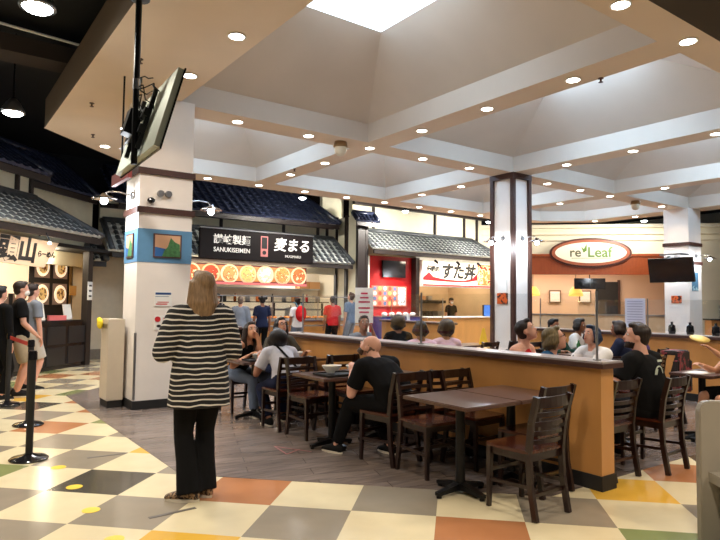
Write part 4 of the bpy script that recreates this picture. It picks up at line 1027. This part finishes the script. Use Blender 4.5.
def rings(mb, rs, n=16):
    """closed tube through elliptical rings (centre, xaxis, yaxis, rx, ry)"""
    vs = []
    for c, xa, ya, rx, ry in rs:
        for i in range(n):
            a = 2*pi*i/n; vs.append(c+xa*(cos(a)*rx)+ya*(sin(a)*ry))
    k = len(rs); fs = []
    for j in range(k-1):
        for i in range(n): fs.append((j*n+i, j*n+(i+1) % n, (j+1)*n+(i+1) % n, (j+1)*n+i))
    fs.append(tuple(range(n-1, -1, -1))); fs.append(tuple(range((k-1)*n, k*n)))
    mb.add(vs, fs)
def limb(mb, pts, rad, n=12, cap0=True, cap1=True):
    for (a, b), (ra, rb) in zip(zip(pts, pts[1:]), zip(rad, rad[1:])):
        mb.cyl(a, b, ra, rb, n)
    for i, (p, r) in enumerate(zip(pts, rad)):
        if (i == 0 and not cap0) or (i == len(pts)-1 and not cap1): continue
        mb.ell(p, (r, r, r), 12, 8)
def ik(a, t, l1, l2, pole):
    d = t-a; L = min(d.length, (l1+l2)*.995); d.normalize()
    x = (l1*l1-l2*l2+L*L)/(2*L); h = sqrt(max(0, l1*l1-x*x))
    p = pole-d*pole.dot(d)
    if p.length < 1e-4: p = Vector((0, 0, -1))
    p.normalize(); return a+d*x+p*h, a+d*L
SK = {'pale': S(226, 170, 146), 'tan': S(196, 140, 108), 'brown': S(150, 100, 74)}
skin = {k: mat('skin_'+k, v, .5, var=.04, scale=12) for k, v in SK.items()}
eyew = mat('eye_white', S(230, 226, 220), .3); eyed = mat('iris_dark', (.02, .012, .01), .2); lipm = mat('lip', S(176, 96, 90), .5)
HC = {'black': S(24, 18, 18), 'brown': S(66, 44, 32), 'dkbrown': S(40, 26, 20), 'blonde': S(132, 106, 78), 'darkblonde': S(112, 94, 58), 'blue': S(24, 44, 72), 'greybrown': S(110, 92, 80), 'green': S(110, 112, 60)}
hairm = {k: mat('hair_'+k, v, .45, var=.35, scale=6, stretch=(14, 14, 1), bump=.6, spec=.4) for k, v in HC.items()}

def person(label, x, y, az, h=1.68, pose='stand', lean=0, bend=0, hyaw=0, hpitch=0, sk='pale', hands=None, feet=None, fat=1.0, female=True,
           top=None, sleeve='short', bottom=None, bot='long', shoe=None, hair=('black', 'short'), mask=None, glasses=False, vox=.014, seat=.46, footaz=0,
           beard=False, topfit=.014, hem=None, strap=None, shoulders=None, name='person', cap=None, group=None, z0=.0, flare=0):
    s = h/1.70; t = thing(name, label, 'person', (x, y, z0), radians(az-90), group)
    V = Vector; sit = pose == 'sit'
    P = V((0, -.06 if sit else 0, (seat+.095) if sit else .93*s))
    def dirv(a): return V((0, sin(radians(a)), cos(radians(a))))
    u1, u2 = dirv(lean*.6), dirv(lean+bend)
    X = V((1, 0, 0)); f1 = X.cross(u1)*-1; f2 = X.cross(u2)*-1   # forward dirs
    f1 = u1.cross(X); f2 = u2.cross(X)
    ss = s*(.9 if sit else 1)
    W = P+u1*.17*ss; Cc = W+u2*.17*ss; Sh = Cc+u2*.13*ss; N = Sh+u2*.06*ss
    sw = (shoulders or (.165 if female else .19))*s
    hw = (.165 if female else .155)*s*(.5+.5*fat)
    # head
    nd = dirv((lean+bend)*.55+hpitch*.3)
    Hc = N+nd*.148*s+f2*.02*s
    Rh = Matrix.Rotation(radians(hyaw), 3, 'Z') @ Matrix.Rotation(radians(-hpitch), 3, 'X')
    hs = s*(1.0)
    def Hp(a, b, c): return Hc+Rh@(V((a, b, c))*hs)
    body = MB()
    rings(body, [(P-V((0, 0, .09*s)) if not sit else P-V((0, 0, .06)), X, f1, hw*.8, .09*s*fat), (P, X, f1, hw, .115*s*fat), (W, X, f1, (.125 if female else .145)*s*fat, .092*s*fat), (Cc, X, f2, (.14 if female else .165)*s*(.6+.4*fat), .108*s*(.6+.4*fat)),
                 (Sh-u2*.01, X, f2, sw*.86, .08*s), (Sh+u2*.035*s, X, f2, .09*s, .06*s)])
    limb(body, [Sh, N+nd*.09*s], [.062*s*(.6+.4*fat), .052*s*(.6+.4*fat)])
    body.ell(Hp(0, -.012, .03), (.074*hs, .094*hs, .09*hs), 20, 14, Rh)
    body.ell(Hp(0, .022, -.035), (.056*hs, .062*hs, .076*hs), 16, 12, Rh)
    body.ell(Hp(0, .05, -.088), (.026*hs, .024*hs, .022*hs), 12, 8, Rh)
    body.ell(Hp(0, .088, -.018), (.013*hs, .022*hs, .016*hs), 10, 8, Rh)
    body.ell(Hp(0, .08, .006), (.009*hs, .014*hs, .028*hs), 10, 8, Rh)
    body.ell(Hp(0, .066, .032), (.05*hs, .018*hs, .01*hs), 12, 8, Rh)
    for q in (-1, 1): body.ell(Hp(q*.076, -.008, -.01), (.01*hs, .02*hs, .032*hs), 10, 8, Rh)
    # arms
    if hands is None: hands = ((-.25*s, .05, .78*s), (.25*s, .05, .78*s)) if not sit else ((-.17, .36, .76), (.17, .36, .76))
    arms = []
    for q, hd in zip((-1, 1), hands):
        A = Sh+X*(q*sw)-u2*.02
        tgt = V(hd)
        E_, Wr = ik(A, tgt, .285*s, .255*s, V((q*.5, -.35, -1)))
        af = .6+.4*fat
        limb(body, [Sh+X*(q*sw*.5), A, A.lerp(E_, .4), E_, E_.lerp(Wr, .35), Wr], [.058*s*af, .056*s*af, .05*s*af, .04*s*af, .041*s*af, .027*s])
        # hand
        d = (Wr-E_).normalized(); side = d.cross(V((0, 0, 1)))
        if side.length < .2: side = V((q, 0, 0))*1.0
        side.normalize(); nrm = side.cross(d).normalized()
        pm = Matrix((side, d, nrm)).transposed()
        hz = s*(1.0)
        body.ell(Wr+d*.045*hz, (.04*hz, .055*hz, .017*hz), 12, 8, pm)
        for k, (o_, ln) in enumerate(((-.03, .062), (-.0105, .075), (.0105, .072), (.03, .056))):
            b0 = Wr+d*.078*hz+side*(o_*hz); c1 = b0+d*(ln*.5*hz)-nrm*(.010*hz); c2 = c1+d*(ln*.36*hz)-nrm*(.026*hz)
            limb(body, [b0, c1, c2], [.0095*hz, .0085*hz, .0075*hz], 8)
        th = -q if d.z > -.7 else -q
        b0 = Wr+d*.02*hz+side*(-q*.03*hz); c1 = b0+d*.03*hz+side*(-q*.03*hz)-nrm*.01*hz; c2 = c1+d*.032*hz+side*(-q*.004*hz)-nrm*.012*hz
        limb(body, [b0, c1, c2], [.0125*hz, .0105*hz, .009*hz], 8)
        arms.append((A, E_, Wr))
    # legs
    legs = []
    if feet is None:
        feet = ((-.11*s, 0), (.11*s, 0)) if not sit else ((-.13, .42), (.13, .40))
    for q, ft in zip((-1, 1), feet):
        Hh = P+V((q*.088*s, 0, -.03*s)); An = V((ft[0], ft[1], .085))
        K, An = ik(Hh, An, .43*s, .42*s, V((q*.12, 1, .6 if sit else .0)))
        lf = .55+.45*fat
        limb(body, [Hh, Hh.lerp(K, .5), K, K.lerp(An, .3), An], [.088*s*lf, .074*s*lf, .055*s*lf, .056*s*lf, .036*s])
        legs.append((Hh, K, An))
        fd = Matrix.Rotation(radians(footaz), 3, 'Z')@V((q*.12, 1, 0)).normalized()
        limb(body, [An-fd*.03+V((0, 0, -.045)), An+fd*.07+V((0, 0, -.05)), An+fd*.15+V((0, 0, -.06))], [.032, .034, .024], 10)
    bo = remesh(body, 'body', skin[sk], t, vox)
    cut = None
    # shirt
    if top is not None:
        g = topfit
        sh = MB(); lowz = hem if hem is not None else (P.z-.06 if not sit else P.z-.03)
        base = V((0, P.y, lowz))
        rs_ = []
        if not sit or hem: rs_.append((base, X, V((0, 1, 0)), hw+g+.012+flare, .12*s*fat+g+flare*.6))
        else: rs_.append((base, X, f1, hw+g, .115*s*fat+g))
        if not sit: rs_.append((P+V((0, 0, .02)), X, f1, hw+g+.004+flare*.7, .118*s*fat+g+flare*.5))
        rs_ += [(W, X, f1, (.125 if female else .145)*s*fat+g+.008+flare*.9, .092*s*fat+g+.01+flare*.4), (Cc, X, f2, (.14 if female else .165)*s*(.6+.4*fat)+g+flare*.6, .108*s*(.6+.4*fat)+g), (Sh-u2*.012, X, f2, sw*(.86 if sleeve != 'none' else .7)+g, .08*s+g), (Sh+u2*.03*s, X, f2, (.085 if sleeve != 'none' else .05)*s+g*.6, .06*s+g*.5)]
        rings(sh, rs_)
        af = .6+.4*fat
        for A, E_, Wr in arms:
            q = -1 if A.x < 0 else 1
            if sleeve == 'none': continue
            a0 = Sh+X*(q*sw*.5)
            if sleeve == 'short': limb(sh, [a0, A, A.lerp(E_, .45), A.lerp(E_, .72)], [.06*s*af+g, .058*s*af+g, .052*s*af+g+.004, .05*s*af+g+.008], 14, True, False)
            elif sleeve == 'elbow': limb(sh, [a0, A, A.lerp(E_, .5), E_, E_.lerp(Wr, .45)], [.06*s+g+.004, .062*s+g+.01, .06*s+g+.014, .052*s+g+.012, .046*s+g+.006], 14, True, False)
            else: limb(sh, [a0, A, A.lerp(E_, .5), E_, E_.lerp(Wr, .4), E_.lerp(Wr, .93)], [.06*s*af+g, .058*s*af+g, .05*s*af+g, .043*s*af+g, .042*s*af+g, .033*s+g*.7], 14, True, False)
        so = remesh(sh, 'shirt', top, t, max(vox, .011), 4)
        if strap:
            stp = MB(); pa = []
            for k in range(9):
                a = -.3+1.1*k/8; f = k/8
                c = Sh.lerp(P+u1*.05, f); rx = sw*.85; 
                pa.append(c+X*((-.6+1.25*f)*(sw))-f2*(.108*s*fat+g+.012-.01*abs(f-.5)))
            for a, b in zip(pa, pa[1:]): stp.bar(a, b, .03, .006, -f2)
            stp.build('bag_strap', strap, t)
    if bottom is not None:
        pt = MB(); g = .012
        rings(pt, [(P-V((0, 0, .09*s)), X, V((0, 1, 0)), hw*.86+g, .1*s*fat+g), (P, X, f1, hw+g, .115*s*fat+g), (P+u1*.1, X, f1, hw*.9+g*.7, .1*s*fat+g*.7)])
        lf = .55+.45*fat
        for Hh, K, An in legs:
            if bot == 'shorts': limb(pt, [Hh, Hh.lerp(K, .5), Hh.lerp(K, .93)], [.09*s*lf+g, .08*s*lf+g+.012, .075*s*lf+g+.016], 14, True, False)
            elif bot == 'flared': limb(pt, [Hh, Hh.lerp(K, .5), K, K.lerp(An, .5), An+V((0, 0, -.03))], [.09*s*lf+g, .078*s*lf+g, .06*s*lf+g, .068*s+g, .088*s+g], 16, True, False)
            else: limb(pt, [Hh, Hh.lerp(K, .5), K, K.lerp(An, .3), An.lerp(K, .06)], [.09*s*lf+g, .076*s*lf+g, .058*s*lf+g, .058*s*lf+g, .046*s+g], 14, True, False)
        remesh(pt, 'shorts' if bot == 'shorts' else 'trousers', bottom, t, max(vox, .011), 4)
    if shoe is not None:
        for q, (Hh, K, An) in zip((-1, 1), legs):
            fd = Matrix.Rotation(radians(footaz), 3, 'Z')@V((q*.12, 1, 0)).normalized(); z = An.z-.085
            sm = MB(); sd = fd.cross(V((0, 0, 1)))
            rs_ = [(V((An.x, An.y, 0))-fd*.075+V((0, 0, z+.045)), sd, V((0, 0, 1)), .022, .03), (V((An.x, An.y, 0))-fd*.045+V((0, 0, z+.055)), sd, V((0, 0, 1)), .04, .052), (V((An.x, An.y, 0))+fd*.03+V((0, 0, z+.052)), sd, V((0, 0, 1)), .042, .05),
                   (V((An.x, An.y, 0))+fd*.11+V((0, 0, z+.038)), sd, V((0, 0, 1)), .048, .034), (V((An.x, An.y, 0))+fd*.175+V((0, 0, z+.028)), sd, V((0, 0, 1)), .036, .022), (V((An.x, An.y, 0))+fd*.195+V((0, 0, z+.024)), sd, V((0, 0, 1)), .016, .012)]
            rings(sm, rs_, 16); so = remesh(sm, 'shoe', shoe, t, .009, 3)
            sl = MB(); c0 = V((An.x, An.y, z))
            pl = [c0+fd*(.06+.135*cos(2*pi*i/20))+sd*((.05 if cos(2*pi*i/20) > -.2 else .042)*sin(2*pi*i/20)) for i in range(20)]
            sl.add([p+V((0, 0, .001)) for p in pl]+[p+V((0, 0, .022)) for p in pl], [tuple(range(19, -1, -1)), tuple(range(20, 40))]+[(i, (i+1) % 20, 20+(i+1) % 20, 20+i) for i in range(20)])
            sl.build('sole', mat('pale_sole', S(214, 204, 186), .6), so)
    # face
    for q in (-1, 1):
        MB().ell(Hp(q*.03, .073, .012), (.0125*hs, .008*hs, .008*hs), 10, 8, Rh).build('eye', eyew, t, True)
        MB().ell(Hp(q*.03, .080, .012), (.0055*hs, .003*hs, .0058*hs), 8, 6, Rh).build('iris', eyed, t, True)
        MB().ell(Hp(q*.03, .083, .033), (.02*hs, .004*hs, .0035*hs), 8, 6, Rh).build('eyebrow', hairm[hair[0]], t, True)
    if mask: 
        mk = MB(); mk.ell(Hp(0, .052, -.052), (.055*hs, .056*hs, .05*hs), 16, 12, Rh); remesh(mk, 'face_mask', mask, t, .01, 3)
        e = MB()
        for q in (-1, 1): e.bar(Hp(q*.05, .06, -.03), Hp(q*.08, -.01, -.01), .004, .004)
        e.build('mask_loop', mask, t)
    else: MB().ell(Hp(0, .0835, -.056), (.022*hs, .006*hs, .0075*hs), 10, 8, Rh).build('mouth', lipm, t, True)
    if glasses:
        gl = MB()
        for q in (-1, 1):
            cpt = [Hp(q*.033+.022*cos(a), .094, .01+.016*sin(a)) for a in [2*pi*k/14 for k in range(15)]]
            gl.tube(cpt, .0022, 5); gl.tube([Hp(q*.055, .093, .015), Hp(q*.078, 0, .01)], .002, 5)
        gl.tube([Hp(-.011, .094, .012), Hp(.011, .094, .012)], .0022, 5); gl.build('glasses', blackgloss, t)
    # hair
    hm = hairm[hair[0]]; st = hair[1]
    if st != 'bald':
        hb = MB()
        hb.ell(Hp(0, -.03, .045), (.086*hs, .098*hs, .088*hs), 20, 14, Rh)
        hb.ell(Hp(0, -.055, -.01), (.078*hs, .062*hs, .08*hs), 16, 12, Rh)
        hb.ell(Hp(0, .04, .1), (.055*hs, .04*hs, .028*hs), 14, 10, Rh)
        if st in ('long', 'longblack', 'bob', 'curly'):
            ln = {'long': .31, 'longblack': .3, 'bob': .12, 'curly': .14}[st]
            wd = .09 if st != 'curly' else .12
            b0, b1 = Hp(0, -.045, .02), Hp(0, -.05, 0)-u2*0
            down = (Rh@V((0, 0, -1))*.4+V((0, 0, -1))*.6 - f2*.10).normalized()
            back = Rh@V((0, -1, 0)); side = Rh@V((1, 0, 0))
            # curtain of locks
            r_ = random.Random(len(label))
            for k in range(15 if vox < .012 else 9):
                a = radians(-118+236*k/(14 if vox < .012 else 8))
                st_ = Hp(.08*sin(a), -.02-.065*cos(a), .03)
                l_ = ln*s*r_.uniform(.86, 1.04)
                mid = st_+down*l_*.5+side*(sin(a)*.02)+back*(cos(a)*.015+.002); en = st_+down*l_+side*(sin(a)*-.022)
                limb(hb, [st_, mid, en], [.027*wd/.09, .026*wd/.09, .011], 8)
        if st == 'pony' or st == 'bun':
            if st == 'bun': hb.ell(Hp(0, -.12, .08), (.042, .042, .04), 12, 8)
            else: limb(hb, [Hp(0, -.11, .06), Hp(0, -.16, .0), Hp(0, -.14, -.14)], [.028, .034, .012], 10)
        if st == 'pigtails':
            for q in (-1, 1): hb.ell(Hp(q*.1, -.05, .06), (.04, .04, .045), 12, 8)
        if st == 'curly': hb.ell(Hp(0, -.05, .03), (.125*hs, .12*hs, .125*hs), 18, 12, Rh)
        remesh(hb, 'hair', hm, t, max(vox*.8, .009), 2)
    elif hair[1] == 'bald':
        hb = MB(); 
        for k in range(9):
            a = radians(-100+200*k/8); limb(hb, [Hp(.069*sin(a), -.02-.078*cos(a), .025), Hp(.064*sin(a), -.02-.07*cos(a), -.04)], [.012*hs, .011*hs], 8)
        remesh(hb, 'hair', mat('stubble_hair', S(120, 92, 78), .8), t, .009, 3)
    if beard:
        bb = MB()
        for k in range(9):
            a = radians(-100+200*k/8); limb(bb, [Hp(.056*sin(a), .02+.052*cos(a), -.055), Hp(.036*sin(a), .022+.05*cos(a), -.1)], [.010*hs, .014*hs], 8)
        remesh(bb, 'beard', hm, t, .009, 3)
    if cap:
        cb = MB(); cb.ell(Hp(0, -.015, .07), (.09*hs, .108*hs, .07*hs), 18, 12, Rh); cb.ell(Hp(0, .1, .06), (.065*hs, .06*hs, .012*hs), 14, 8, Rh)
        remesh(cb, 'cap', cap, t, .01, 3)
    t['_s'] = 0; del t['_s']
    return t, dict(P=P, W=W, C=Cc, Sh=Sh, u2=u2, f2=f2, arms=arms, H=Hc)

clo = lambda n, c, **k: mat('cloth_'+n, c, .9, spec=.15, var=k.get('var', .08), scale=k.get('scale', 7), bump=.25)
c_black = clo('black', (.005, .005, .0055)); c_navy = clo('navy', S(30, 36, 60)); c_grey = clo('grey', S(120, 126, 136)); c_lgrey = clo('light_grey', S(196, 196, 206))
c_pink = clo('pink', S(222, 190, 206)); c_red = clo('red', S(190, 32, 36)); c_white = clo('white', S(226, 226, 226)); c_denim = clo('denim', S(104, 116, 136))
c_blue = clo('blue', S(40, 86, 126)); c_khaki = clo('khaki', S(178, 160, 132)); c_green = clo('dark_green', S(40, 66, 56)); c_olive = clo('olive', S(74, 68, 58)); c_steel = clo('blue_grey', S(92, 110, 132))
stripes = striped('striped_jersey', (.006, .006, .007), S(214, 208, 200), 25, 2, .73, .07)
leop = spotted('leopard_print', S(150, 120, 88), S(40, 28, 22), 55, .5)
blackshoe = clo('black_shoe', (.012, .012, .012)); whiteshoe = clo('pale_shoe', S(200, 196, 190)); bwshoe = spotted('checkered_shoe', (.015, .015, .015), S(220, 220, 216), 18, .56)

# 1 standing woman in striped top
person('woman standing in the foreground with back turned, black and white striped top', 1.74, 4.47, 84, 1.70, 'stand', lean=1, sk='pale', hands=((-.20, .24, 1.10), (.16, .26, 1.12)), feet=((-.06, -.03), (.06, .03)),
       top=stripes, sleeve='elbow', hem=.70, topfit=.018, flare=.04, bottom=c_black, bot='flared', shoe=leop, hair=('blonde', 'long'), vox=.009, footaz=48, hyaw=16, hpitch=-8, fat=1.08, shoulders=.175)
# 2 bald man
person('bald man in a black tee seated with back turned, bowed over his bowls', 3.70, 4.57, 98, 1.76, 'sit', lean=24, bend=26, hpitch=-36, hyaw=22, sk='pale', hands=((-.12, .42, .80), (.14, .42, .80)), female=False, fat=1.28,
       top=c_black, sleeve='short', bottom=c_black, shoe=blackshoe, hair=('brown', 'bald'), vox=.009, topfit=.02, beard=True, shoulders=.205, feet=((-.24, .5), (.14, .12)))
# 3..5 women at the far table
person('dark haired woman in a black sleeveless top and jeans eating with raised hand', 3.50, 7.52, 288, 1.66, 'sit', lean=24, bend=6, hpitch=-16, hyaw=-22, sk='tan', hands=((-.02, .30, .98), (.16, .30, .79)), top=c_black, sleeve='none', bottom=c_denim, shoe=bwshoe, hair=('dkbrown', 'longblack'), vox=.01, feet=((-.1, .3), (.1, .36)))
person('long haired woman with glasses facing the viewer at the far end of the table', 4.12, 7.58, 268, 1.66, 'sit', lean=10, hpitch=-16, sk='tan', hands=((-.24, .34, .80), (.22, .30, .80)), top=c_olive, sleeve='short', bottom=c_navy, shoe=blackshoe, hair=('black', 'longblack'), vox=.011, glasses=True)
person('woman in a pale grey shirt with a black crossbody strap, back turned, leaning over', 3.58, 6.46, 84, 1.68, 'sit', lean=34, bend=12, hpitch=-32, sk='brown', hands=((-.2, .34, .80), (.2, .40, .80)), top=c_lgrey, sleeve='short', bottom=c_navy, shoe=blackshoe, hair=('black', 'curly'), vox=.011, strap=c_black, fat=1.15, feet=((-.15, .1), (.12, .3)))
# 6.. behind the partition
person('man in grey behind the partition raising a hand to his mouth', 5.50, 7.50, 268, 1.72, 'sit', lean=12, hpitch=-10, hyaw=-26, sk='brown', hands=((-.05, .22, 1.06), (.2, .34, .80)), female=False, top=c_grey, sleeve='short', bottom=c_navy, shoe=blackshoe, hair=('black', 'short'), vox=.013)
person('diner in dark clothes with back turned left of the pink shirted pair', 6.36, 7.66, 60, 1.68, 'sit', lean=10, sk='brown', top=c_black, sleeve='short', bottom=c_navy, shoe=blackshoe, hair=('black', 'curly'), vox=.014, fat=1.1)
person('diner in a pink shirt with back turned, left one of the pair', 5.40, 6.02, 72, 1.64, 'sit', lean=12, sk='brown', top=c_pink, sleeve='short', bottom=c_navy, shoe=blackshoe, hair=('black', 'bob'), vox=.013, fat=1.08)
person('diner in a pink shirt with curly black hair, right one of the pair', 5.96, 6.12, 66, 1.64, 'sit', lean=14, hyaw=18, sk='brown', top=c_pink, sleeve='short', bottom=c_navy, shoe=blackshoe, hair=('black', 'curly'), vox=.013, fat=1.05)
person('woman in blue with glasses and blonde-green hair looking down behind the partition', 5.16, 3.96, 296, 1.76, 'sit', lean=27, hpitch=-20, hyaw=14, sk='pale', hands=((-.1, .36, .80), (.14, .40, .82)), top=c_blue, sleeve='short', bottom=c_denim, shoe=blackshoe, hair=('darkblonde', 'bob'), vox=.01, glasses=True, fat=1.2)
person('person in a red tank top with bare shoulders behind the partition', 5.64, 4.64, 286, 1.84, 'sit', lean=22, hpitch=-26, hyaw=10, sk='pale', hands=((-.1, .36, .82), (.14, .40, .82)), top=c_red, sleeve='none', bottom=c_navy, shoe=blackshoe, hair=('dkbrown', 'short'), vox=.012, fat=1.25, female=False)
person('person with dark blue hair in a white shirt seen from behind', 6.36, 4.06, 170, 1.66, 'sit', lean=16, hpitch=-14, sk='pale', hands=((-.02, .42, .86), (.16, .42, .82)), top=c_white, sleeve='elbow', bottom=c_navy, shoe=blackshoe, hair=('blue', 'bob'), vox=.012, fat=1.12)
pm, inf = person('bearded man in a black tee seated in profile at the right', 5.58, 3.05, 92, 1.80, 'sit', lean=10, bend=6, hpitch=-10, hyaw=36, sk='pale', hands=((-.42, .36, .82), (.02, .42, .80)), female=False, fat=1.3, top=c_black, sleeve='short', bottom=c_black, shoe=blackshoe, hair=('dkbrown', 'short'), vox=.009, beard=True, topfit=.02, shoulders=.20, feet=((-.16, .4), (.14, .38)))
# pale print on the back of his shirt, laid on the cloth
b0 = inf['C']-inf['f2']*(.108*1.8/1.7*1.12+.026)
pr = MB()
for k in range(9):
    a = pi*k/8; a2 = pi*(k+1)/8
    if k < 8: pr.bar(b0+Vector((.07*cos(a)-.03, 0, .075*sin(a)-.05)), b0+Vector((.07*cos(a2)-.03, 0, .075*sin(a2)-.05)), .012, .004, inf['f2'])
pr.bar(b0+Vector((-.08, 0, -.05)), b0+Vector((-.06, 0, .0)), .02, .004, inf['f2']); pr.bar(b0+Vector((-.06, -.0, .075)), b0+Vector((.02, 0, .075)), .02, .004, inf['f2'])
pr.build('shirt_print', mat('shirt_print_pale', S(196, 204, 186), .7), pm)
person('woman in black with bare legs seated at the right edge raising a yellow plate', 7.36, 2.92, 150, 1.68, 'sit', lean=6, hpitch=-10, sk='tan', hands=((-.12, .42, 1.02), (.1, .40, .84)), top=c_black, sleeve='none', bottom=c_black, bot='shorts', shoe=blackshoe, hair=('black', 'longblack'), vox=.011)
o = MB().lathe([(.03, 0), (.095, .02), (.1, .025), (.001, .018)], n=24).build('yellow_plate', mat('yellow_plate', S(236, 204, 110), .4), None, True, loc=(6.78, 3.1, 1.13)); o.rotation_euler = (radians(16), radians(-12), 0); tag(o, 'yellow plate held up by the woman at the right edge', 'plate')
# far diners
person('far diner with white face mask in dark green, right of the slim column', 8.40, 6.14, 262, 1.64, 'sit', lean=8, sk='brown', top=c_green, sleeve='long', bottom=c_navy, shoe=blackshoe, hair=('black', 'short'), mask=paper, vox=.015)
person('far diner with dark hair in white facing right, beside the masked one', 9.0, 6.12, 280, 1.66, 'sit', lean=14, sk='brown', top=c_white, sleeve='short', bottom=c_navy, shoe=blackshoe, hair=('black', 'bob'), vox=.015)
person('far diner in a dark blue top before the second partition, back turned', 8.2, 4.84, 110, 1.66, 'sit', lean=10, sk='brown', top=c_navy, sleeve='short', bottom=c_navy, shoe=blackshoe, hair=('dkbrown', 'bob'), vox=.015)
person('far diner in purple right of the lilac notice', 9.0, 4.98, 110, 1.6, 'sit', lean=12, sk='tan', top=clo('purple', S(90, 70, 120)), sleeve='short', bottom=c_navy, shoe=blackshoe, hair=('brown', 'short'), vox=.015)
# standing at the noodle counter
def wpt(px, Y):
    d = fw + rt*((px-360)/600.0); return d.x*Y/d.y
def standing(label, px, Y, az, h, **k): return person(label, wpt(px, Y), Y, az, h, 'stand', **k)
standing('woman in navy with pigtails standing with back turned at the noodle counter', 263, 14.2, 85, 1.62, sk='brown', top=c_navy, sleeve='short', bottom=c_black, shoe=blackshoe, hair=('black', 'pigtails'), vox=.016)
_, inf = standing('person in white with a red backpack standing at the noodle counter', 298, 14.3, 92, 1.58, sk='brown', top=c_white, sleeve='short', bottom=c_denim, shoe=whiteshoe, hair=('black', 'bun'), vox=.016)
t = thing('backpack', 'red backpack worn by the person in white at the noodle counter', 'backpack', (wpt(298, 14.3), 14.3-.2, 1.02), radians(2))
bp = MB(); bp.ell((0, 0, .16), (.17, .09, .22), 16, 12); bp.ell((0, -.07, .09), (.11, .05, .1), 14, 10); remesh(bp, 'bag_body', c_red, t, .014, 3)
for q in (-1, 1): MB().tube([(q*.08, .05, .34), (q*.09, .12, .44), (q*.1, .22, .46)], .014).build('shoulder_strap', mat('strap_blue', S(60, 110, 130), .7), t)
standing('person in a red tee standing with back turned at the noodle counter', 333, 14.3, 80, 1.64, sk='brown', top=c_red, sleeve='short', bottom=c_black, shoe=blackshoe, hair=('black', 'short'), female=False, fat=1.15, vox=.016)
standing('tall man in a blue-grey tee beside the one in red at the noodle counter', 351, 14.2, 110, 1.76, sk='tan', top=c_steel, sleeve='short', bottom=c_grey, shoe=whiteshoe, hair=('brown', 'short'), female=False, vox=.016, hpitch=-25)
standing('counter worker in a black cap and white mask, navy uniform', 218, 16.3, 268, 1.68, sk='tan', top=c_navy, sleeve='short', bottom=c_black, shoe=blackshoe, hair=('black', 'short'), cap=c_black, mask=paper, vox=.016, hands=((-.2, .4, 1.1), (.2, .4, 1.1)))
standing('woman in grey with short grey hair leaning at the left end of the noodle counter', 241, 14.2, 60, 1.6, sk='tan', lean=10, top=c_grey, sleeve='elbow', bottom=c_black, shoe=blackshoe, hair=('greybrown', 'short'), vox=.016)
person('kitchen worker in black behind the red shop counter', 16.3, 16.5, 255, 1.68, 'stand', sk='tan', top=c_black, sleeve='short', bottom=c_black, shoe=blackshoe, hair=('black', 'short'), mask=paper, cap=c_black, vox=.018)
# queue on the left
person('man in a black tee, khaki shorts and white mask queueing at the left', 1.22, 10.65, 358, 1.74, 'stand', sk='pale', top=c_black, sleeve='short', bottom=c_khaki, bot='shorts', shoe=blackshoe, hair=('dkbrown', 'short'), mask=paper, female=False, fat=1.1, vox=.012, hands=((-.22, .05, .8), (.2, .22, .95)), topfit=.02)
person('man in a light grey tee behind the masked man in black', 1.46, 11.25, 20, 1.72, 'stand', sk='pale', top=c_grey, sleeve='short', bottom=clo('plaid', S(196, 188, 176)), bot='shorts', shoe=blackshoe, hair=('dkbrown', 'short'), female=False, vox=.014)
person('dark haired person in black cut off by the left edge', .92, 10.35, 30, 1.66, 'stand', sk='pale', top=c_black, sleeve='long', bottom=c_black, shoe=blackshoe, hair=('black', 'short'), female=False, vox=.014)
